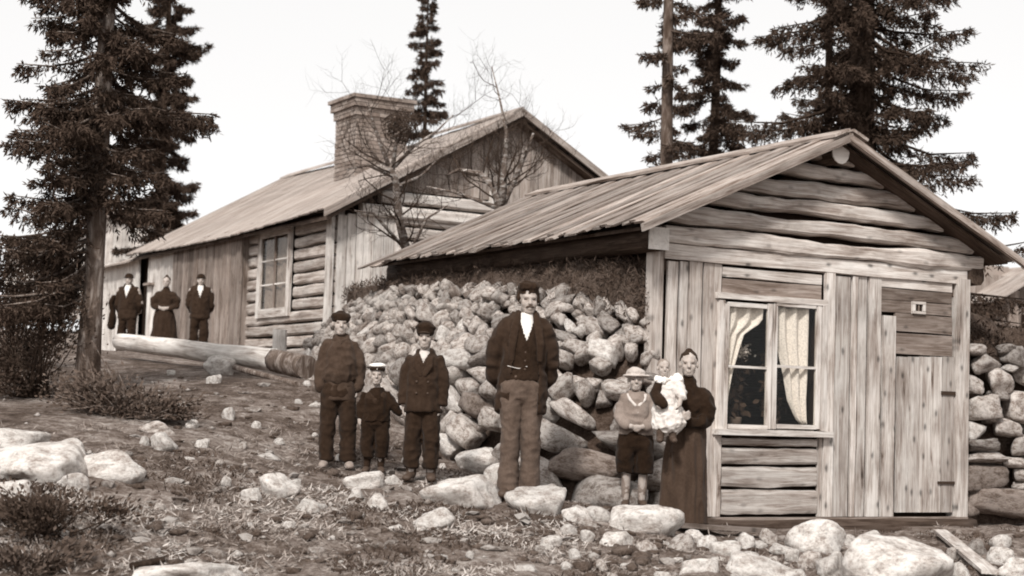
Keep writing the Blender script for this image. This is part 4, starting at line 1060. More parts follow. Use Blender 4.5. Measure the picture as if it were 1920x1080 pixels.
# bare birches between the two houses
def grow(r, p, d, L_, rad, lvl, out, fine, bend=.35, up=.12):
    pts = [(p.copy(), rad)]; n = 5; dd = unit(d)
    for i in range(n):
        dd = unit(dd + r.normal(0, bend, 3) * .45 + np.array([0, 0, up])); p = p + dd * (L_ / n)
        pts.append((p.copy(), rad * (1 - .62 * (i + 1) / n)))
        if lvl > 0 and i >= 1:
            for k in range(2 if lvl > 1 else 2):
                if r.random() < .75:
                    sd_ = unit(np.cross(dd, r.normal(0, 1, 3))); grow(r, p.copy(), unit(dd * .65 + sd_ * .85), L_ * r.uniform(.4, .65), rad * .42, lvl - 1, out, fine, bend, up)
    (fine if rad < .011 else out).append(pts)
def birch(paths_px, D_, label, seed, root_px):
    """paths_px: main limbs as [(px, py, radius), ...] at about distance D_"""
    r = np.random.default_rng(seed); rt = atD(*root_px, D_)
    base = np.array([rt[0], rt[1], gz1(rt[0], rt[1]) - .1])
    e = tag(empty('birch_tree', base), label, 'tree', 'bare birches between the houses')
    out, fine, trunk = [], [], []
    trunk.append([(base, .1), (rt, .075)])
    for j, pth in enumerate(paths_px):
        off = r.normal(0, .35)
        P_ = [(atD(px, py, D_ + off * i / len(pth)), ra) for i, (px, py, ra) in enumerate(pth)]
        trunk.append(P_)
        for i in range(1, len(P_)):
            for k in range(4 if P_[i][1] > .03 else 2):
                a, c_ = P_[i - 1], P_[i]; t_ = r.random(); p = a[0] * (1 - t_) + c_[0] * t_
                d = unit(c_[0] - a[0]); sd_ = unit(np.cross(d, r.normal(0, 1, 3)))
                grow(r, p, unit(d * .5 + sd_ + np.array([0, 0, .2])), r.uniform(.35, .9), max(.007, c_[1] * .3), 2, out, fine)
    V_, F_ = tubes_mesh(trunk, 8); add('trunk', V_, F_, M['bark_birch'], e, True)
    V_, F_ = tubes_mesh(out, 5); tag(add('branches', V_, F_, M['twig'], e, True), kind='stuff')
    V_, F_ = tubes_mesh(fine, 3); tag(add('twigs', V_, F_, M['twig'], e, True), kind='stuff')
birch([[(762, 470, .075), (748, 410, .065), (742, 340, .055), (730, 310, .045)], [(735, 325, .04), (715, 275, .03), (698, 225, .02), (690, 190, .01)], [(736, 318, .04), (742, 270, .03), (765, 235, .018)],
       [(740, 312, .035), (775, 275, .025), (820, 245, .015), (850, 215, .008)], [(735, 330, .03), (690, 310, .02), (650, 318, .01)], [(745, 350, .03), (790, 330, .02), (830, 290, .01)], [(762, 470, .03), (700, 400, .02), (665, 395, .01)], [(770, 470, .03), (800, 410, .02), (840, 385, .01)]],
      24.5, 'bare birch with white trunk and a bird nest, in front of the farmhouse gable', 41, (765, 490))
birch([[(938, 395, .06), (925, 350, .05), (900, 325, .04), (860, 318, .025), (835, 330, .012)], [(940, 390, .05), (968, 330, .04), (985, 290, .03), (1000, 250, .015)], [(942, 385, .06), (945, 320, .05), (950, 250, .028), (938, 190, .014), (922, 125, .006)], [(938, 392, .04), (895, 375, .03), (850, 360, .018), (800, 350, .01)]],
      23.5, 'bare birch with forking crooked limbs before the brown farmhouse gable', 42, (940, 420))
# magpie nest: a ball of sticks in the first birch
nc = atD(752, 240, 24.5); r = np.random.default_rng(5); sticks = []
for k in range(240):
    d = unit(r.normal(0, 1, 3)); p = nc + d * r.uniform(.12, .30) * np.array([1, 1, .95]); t_ = unit(np.cross(d, r.normal(0, 1, 3)) + d * .15); L_ = r.uniform(.12, .3)
    sticks.append([(p - t_ * L_ / 2, .006), (p + d * .02, .006), (p + t_ * L_ / 2, .004)])
V_, F_ = tubes_mesh(sticks, 3)
tag(add('bird_nest', V_, F_, M['twig'], None, False), 'round stick nest in the birch in front of the chimney', 'nest')

# ------------------------------------------------------------------ people
b = NB('skin'); f = b.noise(b.coord('Object'), 24, 4, .6); M['skin'] = b.done(b.ramp(f, [(.3, .26), (.5, .35), (.7, .41)]), f, .15, .004, .6)
b.b.inputs['Subsurface Weight'].default_value = .15; b.b.inputs['Subsurface Radius'].default_value = (.012, .008, .006)

M['brow'] = NB('brow').done(.26, rough=.8); M['skin_far'] = M['skin']
M['lip'] = NB('lip').done(.31, rough=.6); M['eye'] = NB('eye').done(.15, rough=.5); M['hair'] = cloth('dark hair', .022, .6, 140); M['hair_fair'] = cloth('fair hair', .20, .4, 140)
M['moustache_hair'] = cloth('brown moustache', .07, .5, 140); M['coat'] = cloth('dark wool', .024, .4, 30); M['black_cloth'] = cloth('black cloth', .014); M['vest'] = cloth('dark waistcoat', .018); M['tweed'] = cloth('grey brown trouser cloth', .078, .35, 50)
M['grey_jacket'] = cloth('grey wool jacket', .042, .4, 40); M['dark_trouser'] = cloth('dark trouser cloth', .02, .4, 30); M['sweater'] = cloth('mid grey knitted wool', .20, .35, 110); M['skirt'] = cloth('grey brown skirt cloth', .04, .35, 50)
M['white_cloth'] = cloth('white linen', .72, .1); M['baby_cloth'] = cloth('pale printed cotton', .60, .28, 45); M['leather'] = NB('old leather').done(.05, rough=.6); M['straw'] = cloth('pale hat cloth', .42, .35, 90); M['sock'] = cloth('grey knitted sock', .17, .4, 90); M['pale_shoe'] = cloth('dusty boot', .22, .4, 50); M['collar'] = cloth('pale collar', .5, .2); M['felt'] = cloth('black felt', .016)
M['metal'] = NB('watch chain').done(.6, rough=.35)

def etube(pts, sides=18, axis=(1, 0, 0), flat=False):
    """closed tube through (x, y, z, rx, ry) rings with rounded ends; axis = direction of rx"""
    P_ = [np.array(p[:3], float) for p in pts]; R_ = [(p[3], p[4]) for p in pts]
    rings = []
    t0, t1 = unit(P_[1] - P_[0]), unit(P_[-1] - P_[-2])
    for q in ((.0, .5) if not flat else ()): rings.append((P_[0] - t0 * min(R_[0]) * .7 * (1 - q), tuple(v * (.25 if q == 0 else .75) for v in R_[0]), t0))
    for i in range(len(P_)): rings.append((P_[i], R_[i], unit(P_[min(i + 1, len(P_) - 1)] - P_[max(i - 1, 0)])))
    for q in ((.5, 1.0) if not flat else ()): rings.append((P_[-1] + t1 * min(R_[-1]) * .7 * q, tuple(v * (.25 if q == 1 else .75) for v in R_[-1]), t1))
    V_, F_ = [], []
    ax = np.array(axis, float)
    for (p, (rx, ry), t_) in rings:
        a = ax - t_ * ax.dot(t_)
        if np.linalg.norm(a) < .2: a = np.array([0, 0, 1.0]) - t_ * t_[2]
        a = unit(a); b_ = np.cross(t_, a)
        for j in range(sides):
            an = 2 * math.pi * j / sides; V_.append(p + a * (rx * math.cos(an)) + b_ * (ry * math.sin(an)))
    for i in range(len(rings) - 1):
        for j in range(sides):
            q, w = i * sides + j, i * sides + (j + 1) % sides; F_.append((q, w, w + sides, q + sides))
    F_.append(tuple(range(sides))[::-1]); e_ = (len(rings) - 1) * sides; F_.append(tuple(e_ + j for j in range(sides)))
    return V_, F_
def ell(c, rr, rot=None):
    v = ICO2[0] * np.array(rr)
    if rot is not None: v = v @ np.array(Matrix.Rotation(rot[0], 3, rot[1])).T
    return (v + np.array(c)).tolist(), ICO2[1]
def remesh(parts, voxel, smooth=3, dec=None, fac=.5):
    V_, F_ = [], []
    for v, f_ in parts:
        n0 = len(V_); V_ += [tuple(x) for x in v]; F_ += [tuple(i + n0 for i in q) for q in f_]
    me = bpy.data.meshes.new('tmp'); me.from_pydata(V_, [], F_); ob = bpy.data.objects.new('tmp', me); COL.objects.link(ob)
    m = ob.modifiers.new('r', 'REMESH'); m.mode = 'VOXEL'; m.voxel_size = voxel
    if smooth: s_ = ob.modifiers.new('s', 'SMOOTH'); s_.iterations = smooth; s_.factor = fac
    if dec: d_ = ob.modifiers.new('d', 'DECIMATE'); d_.ratio = dec
    dg = bpy.context.evaluated_depsgraph_get(); ev = ob.evaluated_get(dg); m2 = ev.to_mesh()
    co = np.empty(len(m2.vertices) * 3); m2.vertices.foreach_get('co', co); co = co.reshape(-1, 3)
    nr = np.empty(len(m2.vertices) * 3); m2.vertices.foreach_get('normal', nr); nr = nr.reshape(-1, 3)
    fs = [tuple(p.vertices) for p in m2.polygons]
    ev.to_mesh_clear(); bpy.data.objects.remove(ob); bpy.data.meshes.remove(me)
    return co, fs, nr
def crumple(co, nr, amp, sc_, seed, fold=(1, 1, 1)):
    f_ = np.array(fold)
    d = np.array([nz(p * f_, sc_, seed) + .4 * nz(p * f_, sc_ * 1.9, seed + 3) for p in co])
    d2 = np.array([abs(nz(p * f_ * np.array([1, 1, 1.8]), sc_ * 1.5, seed + 11)) for p in co])
    return co + nr * ((d - (d2 - d2.mean()) * 1.1 + .15) * amp)[:, None]

class Person:
    def __init__(s, px, pyfoot, pytop, hf, label, group, yaw=0.0, D=None, voxel=.008, lift=0.0):
        P_, d = on_ground(px, pyfoot)
        if D: P_ = atD(px, pyfoot, D); d = D
        s.D = d; s.base = P_ + np.array([0, 0, lift])
        if not D: s.base[2] = seat(P_[0], P_[1]) + lift
        s.H = (pyfoot - pytop) * d / FPX; s.hf = hf; s.u = d / FPX       # u: metres per plate pixel at the figure
        s.yaw = math.atan2(right[1], right[0]) + yaw; s.parts = []; s.label, s.group = label, group; s.vox = voxel; s.kids = []
        s.seed = int(px)
    def L(s, px, py, y=0.0):
        """a pixel of the plate as local x, z on the figure's own plane"""
        return np.array([(px - s.px0) * s.u, y, (s.py0 - py) * s.u])
    def head(s, c, hh, turn=0.0, tilt=0.0):
        s.hc, s.hh, s.turn = np.array(c, float), hh, turn
        P = []
        P.append(ell((0, .08, .13), (.33, .41, .365))); P.append(ell((0, -.12, -.12), (.265, .26, .36))); P.append(ell((0, -.19, -.36), (.19, .17, .13))); P.append(ell((0, -.04, -.24), (.27, .24, .2)))
        for sx in (-1, 1):
            P.append(ell((sx * .14, -.22, -.12), (.125, .125, .14))); P.append(ell((sx * .34, .03, -.03), (.045, .085, .13)))
        P.append(etube([(0, -.33, .08, .045, .04), (0, -.41, -.04, .055, .05), (0, -.43, -.11, .078, .06)], 10)); P.append(etube([(-.18, -.31, .085, .05, .05), (0, -.35, .095, .05, .05), (.18, -.31, .085, .05, .05)], 8, (0, 0, 1)))
        P.append(ell((0, -.365, -.27), (.10, .05, .045)))
        Rm = np.array(Matrix.Rotation(turn, 3, 'Z') @ Matrix.Rotation(tilt, 3, 'X'))
        s.Rh = Rm
        for v, f_ in P: s.parts.append(((np.array(v) * hh) @ Rm.T + s.hc, f_))
    def neck(s, zb, r_=.055):
        s.parts.append(etube([(s.hc[0] * .3, .025, zb, r_ * 1.35, r_ * 1.2), (s.hc[0] * .7, .022, (zb + s.hc[2]) / 2, r_, r_), tuple(s.hc + np.array([0, .02, -.1 * s.hh])) + (r_, r_)]))
    def hand(s, w, d, n, L_, thumb=1, curl=.25):
        w, d, n = np.array(w, float), unit(d), np.array(n, float); n = unit(n - d * n.dot(d)); u = np.cross(d, n) * thumb
        s.parts.append(etube([tuple(w - d * .1 * L_) + (.115 * L_, .09 * L_), tuple(w + d * .12 * L_) + (.16 * L_, .085 * L_), tuple(w + d * .42 * L_) + (.205 * L_, .075 * L_)], 12, u))
        for i, fl in enumerate((.42, .48, .45, .35)):
            r0 = w + d * L_ * .44 + u * ((1.5 - i) * L_ * .128); c_, s_ = math.cos(curl), math.sin(curl)
            d1 = d * c_ + n * s_; d2 = d * math.cos(2.2 * curl) + n * math.sin(2.2 * curl); m_ = r0 + d1 * fl * L_ * .55
            s.parts.append(etube([tuple(r0) + (.056 * L_,) * 2, tuple(m_) + (.05 * L_,) * 2, tuple(m_ + d2 * fl * L_ * .4) + (.042 * L_,) * 2], 8, u))
        t0 = w + d * .16 * L_ + u * .14 * L_; t1 = t0 + unit(d * .7 + u * .7 + n * .2) * .22 * L_
        s.parts.append(etube([tuple(t0) + (.07 * L_,) * 2, tuple(t1) + (.055 * L_,) * 2, tuple(t1 + unit(d + u * .2 + n * .25) * .2 * L_) + (.042 * L_,) * 2], 8, u))
    def limb(s, pts, axis=(1, 0, 0)): s.parts.append(etube(pts, 14, axis))
    def world(s, co):
        c_, s_ = math.cos(s.yaw), math.sin(s.yaw)
        return np.stack([co[:, 0] * c_ - co[:, 1] * s_, co[:, 0] * s_ + co[:, 1] * c_, co[:, 2]], 1) + s.base
    def body(s, brow='hair', dec=.5, cat='person'):
        co, fs, nr = remesh(s.parts, s.vox, 2, None, .35)
        q = (co - s.hc) @ s.Rh / s.hh
        for sx in (-1, 1):
            g = np.exp(-(((q[:, 0] - sx * .15) / .085) ** 2 + ((q[:, 2] - .025) / .05) ** 2)) * (q[:, 1] < -.15) * (np.abs(q[:, 2]) < .5)
            co = co + (g * .038 * s.hh)[:, None] * s.Rh[:, 1][None]
        g = np.exp(-((q[:, 0] / .12) ** 2 + ((q[:, 2] + .268) / .02) ** 2)) * (q[:, 1] < -.2); co = co + (g * .03 * s.hh)[:, None] * s.Rh[:, 1][None]
        fc = np.array([q[list(f_)].mean(0) for f_ in fs])
        mi = np.zeros(len(fs), int); fr = fc[:, 1] < -.12
        for sx in (-1, 1):
            mi[fr & (((fc[:, 0] - sx * .145) / .055) ** 2 + ((fc[:, 2] - .015) / .026) ** 2 < 1)] = 1
            mi[fr & (((fc[:, 0] - sx * .155) / .10) ** 2 + ((fc[:, 2] - .10) / .022) ** 2 < 1)] = 2
        mi[fr & ((fc[:, 0] / .105) ** 2 + ((fc[:, 2] + .27) / .03) ** 2 < 1)] = 3
        o_ = add('person', s.world(co), fs, None, None, True, origin=s.base, mats=[M['skin'], M['eye'], M['brow'], M['lip']], midx=mi)
        s.ob = tag(o_, s.label, cat, s.group)
        return o_
    def cloth(s, name, parts, mat, voxel=None, amp=.012, sc_=7.0, cut=None, thick=0.0, smooth=3, fold=(1, 1, .6), dec=None):
        co, fs, nr = remesh(parts, voxel or s.vox * 1.25, smooth, dec)
        if amp: co = crumple(co, nr, amp, sc_, s.seed + len(s.kids) * 3.1, fold)
        if cut is not None:
            c_ = np.array([co[list(f_)].mean(0) for f_ in fs]); k = cut(c_)
            fs = [f_ for f_, kk in zip(fs, k) if not kk]
            used = np.unique(np.concatenate([np.array(f_) for f_ in fs])); mp = -np.ones(len(co), int); mp[used] = np.arange(len(used))
            co = co[used]; fs = [tuple(mp[i] for i in f_) for f_ in fs]
        o_ = add(name, s.world(co), fs, M[mat], s.ob, True)
        if thick: m = o_.modifiers.new('thickness', 'SOLIDIFY'); m.thickness = thick; m.offset = 0
        s.kids.append(o_); return o_
def headrel(p, v, f_=None):
    """points given in head units -> the figure's local space"""
    return (np.array(v) * p.hh) @ p.Rh.T + p.hc
def hpart(p, vf): return (headrel(p, vf[0]), vf[1])

# -------- the tall man
def tall_man():
    p = Person(972, 941, 534, .14, 'tall moustached man in open dark coat and waistcoat, hands behind his back', 'family in front of the near cabin', .05, voxel=.0075)
    H = p.H; k = H / 1.78
    def T(*a): return tuple(v * k for v in a)
    p.head((.03 * k, -.02 * k, 1.625 * k), .25 * k, .12, .06); p.neck(1.42 * k, .056 * k)
    p.limb([T(0, .01, .86, .15, .105), T(0, .0, 1.0, .145, .10), T(0, .0, 1.2, .165, .115), T(0, .005, 1.36, .17, .10), T(0, .01, 1.44, .1, .075)])
    for sx in (-1, 1):
        p.limb([T(sx * .08, .0, .9, .085, .09), T(sx * .09, -.01, .5, .06, .062), T(sx * .095, .01, .3, .055, .058), T(sx * .098, .02, .07, .04, .045)])
        p.limb([T(sx * .105, .04, .04, .04, .03), T(sx * .12, -.1, .035, .045, .03), T(sx * .13, -.17, .025, .035, .022)], (1, 0, 0))
        p.limb([T(sx * .16, .01, 1.4, .055, .055), T(sx * .222, .05, 1.12, .046, .046), T(sx * .18, .15, .94, .04, .04), T(sx * .06, .2, .9, .035, .035)])
        p.hand(T(sx * .07, .2, .9), (-sx, .05, -.25), (0, 1, 0), .17 * k, sx, .5)
    p.body()
    # trousers, shirt front, waistcoat, coat
    tr_ = [etube([T(0, .005, 1.05, .162, .122), T(0, .005, .92, .18, .135), T(0, .005, .82, .17, .13)])]
    for sx in (-1, 1): tr_.append(etube([T(sx * .082, .0, .93, .098, .12), T(sx * .084, -.005, .72, .09, .105), T(sx * .083, -.014, .52, .078, .09), T(sx * .085, .0, .3, .078, .088), T(sx * .088, .012, .12, .084, .096), T(sx * .088, .012, .03, .086, .1)], 18, (1, 0, 0), True))
    p.cloth('trousers', tr_, 'tweed', .009, .014, 6, None, 0, 2, (1.3, 1.3, .9))
    p.cloth('shirt', [etube([T(.005, -.025, 1.2, .12, .112), T(.01, -.025, 1.36, .11, .108), T(.018, -.018, 1.46, .078, .078), T(.022, -.014, 1.515, .066, .068)], 18, (1, 0, 0), True)], 'white_cloth', .009, .003)
    p.cloth('waistcoat', [etube([T(0, -.005, .96, .165, .13), T(0, -.005, 1.1, .162, .128), T(0, -.005, 1.25, .172, .135), T(0, .0, 1.4, .16, .122), T(0, .01, 1.5, .10, .095)], 18, (1, 0, 0), True)], 'vest', .009, .010, 9,
            lambda c: (c[:, 1] < 0) & (np.abs(c[:, 0] - .02 * k) < np.clip((c[:, 2] - 1.275 * k) * .34, 0, .085 * k)) | (c[:, 2] > 1.49 * k), .012)
    for z in (1.05, 1.12, 1.19): p.cloth('button', [ell(T(.012, -.139, z), T(.011, .008, .011))], 'leather', .004, 0)
    p.cloth('watch_chain', [etube([T(-.13, -.118, 1.075, .005, .005), T(-.04, -.142, 1.055, .005, .005), T(.03, -.142, 1.075, .005, .005)], 6)], 'metal', .004, 0)
    ct = [etube([T(-.005, .02, .70, .205, .155), T(0, .02, .9, .198, .15), T(0, .01, 1.1, .185, .148), T(0, .01, 1.28, .195, .148), T(0, .012, 1.4, .185, .13), T(.005, .014, 1.47, .13, .105), T(.015, .02, 1.53, .086, .09)], 18, (1, 0, 0), True)]
    for sx in (-1, 1): ct.append(etube([T(sx * .12, .012, 1.42, .072, .08), T(sx * .17, .015, 1.345, .074, .082), T(sx * .2, .03, 1.24, .073, .08), T(sx * .222, .06, 1.1, .073, .078), T(sx * .215, .11, 1.0, .068, .07), T(sx * .16, .17, .93, .06, .06), T(sx * .08, .2, .91, .055, .055)]))
    def open_front(c):
        h_ = np.interp(c[:, 2] / k, [.6, .8, 1.0, 1.2, 1.36, 1.46, 1.55], [.118, .118, .115, .095, .075, .055, .05]) * k
        mid = np.interp(c[:, 2] / k, [.7, 1.0, 1.3, 1.5], [.01, .015, .018, .02]) * k
        return ((c[:, 1] < .03 * k) & (np.abs(c[:, 0] - mid) < h_)) | (c[:, 2] > 1.525 * k)
    p.cloth('coat', ct, 'coat', .010, .026, 6, open_front, .018, 2, (1, 1, .7))
    for sx in (-1, 1):   # turned lapels
        p.cloth('lapel', [etube([T(.018 + sx * .115, -.128, 1.12, .022, .012), T(.018 + sx * .115, -.142, 1.26, .034, .013), T(.018 + sx * .098, -.128, 1.38, .036, .013), T(.018 + sx * .075, -.075, 1.49, .026, .018), T(.018 + sx * .07, -.02, 1.53, .022, .018)])], 'coat', .007, .003)
    for sx in (-1, 1): p.cloth('boot', [etube([T(sx * .115, .05, .05, .05, .05), T(sx * .125, -.06, .045, .05, .045), T(sx * .14, -.17, .03, .042, .03)], 12)], 'leather', .009, 0)
    p.cloth('hair', [hpart(p, ell((0, .13, .25), (.385, .43, .40))), hpart(p, ell((-.06, -.1, .45), (.29, .25, .2))), hpart(p, ell((.14, -.1, .46), (.2, .24, .17)))] + [hpart(p, ell((sx * .33, .06, .08), (.06, .16, .22))) for sx in (-1, 1)], 'hair', .006, .010, 20)
    p.cloth('moustache', [hpart(p, etube([(-.14, -.355, -.235, .022, .022), (-.07, -.40, -.205, .04, .035), (0, -.405, -.2, .035, .03), (.07, -.40, -.205, .04, .035), (.14, -.355, -.235, .022, .022)], 8, (0, 0, 1)))], 'moustache_hair', .005, .003, 30)
tall_man()

def boy_common(p, k, hh, hc, hands=True, w=1.0, turn=0, legr=1.0, stance=.095):
    """the body of a child standing with arms at the sides; k scales a 1.45 m figure"""
    def T(*a): return tuple(v * k for v in a)
    p.head(hc, hh, turn); p.neck(hc[2] - hh * .78, .043 * k)
    zt = (hc[2] - hh * .72) / k
    p.limb([T(0, .01, .68, .115 * w, .085), T(0, 0, .85, .11 * w, .08), T(0, 0, zt - .12, .125 * w, .085), T(0, .01, zt, .08, .06)])
    for sx in (-1, 1):
        p.limb([T(sx * .07, 0, .7, .07, .075), T(sx * stance, -.01, .38, .048, .05), T(sx * stance, .015, .08, .034, .038)])
        p.limb([T(sx * stance, .03, .03, .032, .026), T(sx * (stance + .015), -.1, .025, .034, .022)])
    return T, zt

# -------- the tall boy with the round cap
def boy_left():
    p = Person(630, 884, 584, .16, 'tall boy in round dark cap and grey gathered jacket, at the left of the family', 'family in front of the near cabin', .1, voxel=.008)
    k = p.H / 1.45; T, zt = boy_common(p, k, .218 * k, (-.01 * k, -.01 * k, 1.315 * k), w=1.08, turn=.1, stance=.1)
    for sx in (-1, 1):
        p.limb([T(sx * .12, 0, 1.1, .042, .042), T(sx * .165, .02, .9, .036, .036), T(sx * .165, -.0, .72, .028, .028)])
        p.hand(T(sx * .165, -.01, .72), (-sx * .1, -.05, -1), (-sx, .2, 0), .13 * k, sx, .7)
    p.body()
    tr_ = [etube([T(0, 0, .76, .15, .115), T(0, 0, .66, .155, .12)])]
    for sx in (-1, 1): tr_.append(etube([T(sx * .07, 0, .7, .085, .1), T(sx * .088, -.01, .42, .075, .085), T(sx * .1, .0, .2, .07, .078), T(sx * .102, .01, .08, .068, .08)], 18, (1, 0, 0), True))
    p.cloth('trousers', tr_, 'dark_trouser', .009, .018, 8)
    p.cloth('shirt_tail', [etube([T(0, 0, .62, .158, .125), T(0, 0, .72, .152, .122), T(0, 0, .83, .13, .105)], 18, (1, 0, 0), True)], 'grey_jacket', .009, .006, 8)
    j = [etube([T(0, 0, .82, .155, .128), T(0, -.005, .86, .168, .14), T(0, -.005, .98, .155, .13), T(0, 0, 1.1, .145, .115), T(0, .01, 1.17, .085, .08), T(0, .01, 1.2, .07, .07)])]
    for sx in (-1, 1): j.append(etube([T(sx * .1, .0, 1.13, .06, .062), T(sx * .145, .01, 1.05, .06, .064), T(sx * .17, .015, .95, .056, .06), T(sx * .178, .02, .86, .056, .058), T(sx * .172, .0, .77, .052, .054), T(sx * .167, -.01, .73, .046, .048)]))
    p.cloth('jacket', j, 'grey_jacket', .009, .022, 8)
    p.cloth('collar', [etube([T(-.075, -.04, 1.16, .045, .018), T(0, -.095, 1.13, .045, .018), T(.075, -.04, 1.16, .045, .018), T(.06, .06, 1.19, .035, .02), T(-.06, .06, 1.19, .035, .02), T(-.075, -.03, 1.16, .04, .018)], 10, (0, 0, 1))], 'grey_jacket', .008, .006)
    for sx in (-1, 1): p.cloth('boot', [etube([T(sx * .105, .03, .06, .04, .045), T(sx * .115, -.05, .045, .042, .038), T(sx * .125, -.12, .03, .038, .026)], 12)], 'pale_shoe', .008, .004)
    p.cloth('cap', [hpart(p, ell((0, .05, .3), (.44, .47, .13))), hpart(p, ell((0, .05, .36), (.42, .45, .14))), hpart(p, etube([(0, .04, .16, .37, .44), (0, .04, .28, .385, .455)]))], 'felt', .007, .006, 14)
    p.cloth('hair', [hpart(p, ell((0, .16, .05), (.345, .34, .22)))], 'hair', .008, .008, 20)
boy_left()

# -------- the smallest boy in a sailor cap
def boy_small():
    p = Person(700, 893, 680, .2, 'smallest boy in sailor suit and white-topped sailor cap, between two bigger boys', 'family in front of the near cabin', .02, voxel=.007)
    k = p.H / 1.45; hh = .262 * k
    T, zt = boy_common(p, k, hh, (0, -.01 * k, 1.25 * k), w=1.2, stance=.085)
    p.limb([T(-.14, 0, 1.0, .05, .05), T(-.2, -.01, .8, .043, .043), T(-.185, -.03, .62, .036, .036)]); p.hand(T(-.182, -.03, .61), (0.1, -.1, -1), (1, .2, 0), .135 * k, -1, .35)
    p.limb([T(.14, 0, 1.0, .05, .05), T(.24, -.02, .84, .043, .043), T(.34, -.03, .74, .036, .036)]); p.hand(T(.345, -.03, .735), (.7, 0, -.4), (0, 1, 0), .13 * k, 1, .5)
    p.body('hair_fair')
    tr_ = [etube([T(0, 0, .78, .17, .13), T(0, 0, .62, .17, .135)])]
    for sx in (-1, 1): tr_.append(etube([T(sx * .08, 0, .66, .1, .11), T(sx * .088, 0, .4, .088, .1), T(sx * .092, .0, .2, .08, .09)], 18, (1, 0, 0), True))
    p.cloth('trousers', tr_, 'black_cloth', .009, .016, 9)
    j = [etube([T(0, 0, .66, .19, .15), T(0, 0, .8, .18, .145), T(0, 0, .95, .165, .125), T(0, .01, 1.06, .1, .085), T(0, .01, 1.09, .08, .075)], 18, (1, 0, 0), True)]
    j.append(etube([T(-.12, 0, 1.01, .066, .068), T(-.185, -.01, .86, .06, .064), T(-.19, -.02, .68, .052, .056)], 18, (1, 0, 0), True)); j.append(etube([T(.13, 0, 1.0, .072, .072), T(.22, -.015, .88, .066, .068), T(.31, -.03, .77, .052, .055)]))
    p.cloth('blouse', j, 'black_cloth', .009, .018, 9)
    p.cloth('sailor_collar', [etube([T(-.12, -.07, .99, .07, .02), T(0, -.125, .91, .05, .02), T(.12, -.07, .99, .07, .02)], 10, (0, 0, 1))], 'coat', .008, .004)
    for sx in (-1, 1):
        p.cloth('stocking', [etube([T(sx * .09, .01, .3, .05, .05), T(sx * .09, .02, .08, .045, .048)])], 'dark_trouser', .008, .004)
        p.cloth('boot', [etube([T(sx * .09, .04, .05, .05, .05), T(sx * .1, -.05, .045, .05, .042), T(sx * .105, -.12, .03, .042, .03)], 12)], 'leather', .008, .002)
    c1 = p.cloth('cap', [hpart(p, ell((0, .04, .46), (.45, .47, .15)))], 'white_cloth', .006, .005, 14)
    p.cloth('cap_band', [hpart(p, etube([(0, -.01, .22, .375, .43), (0, .0, .36, .40, .45)], 18, (1, 0, 0), True))], 'felt', .006, .002)
    p.cloth('cap_badge', [hpart(p, ell((.02, -.46, .29), (.04, .02, .04)))], 'metal', .004, 0)
boy_small()

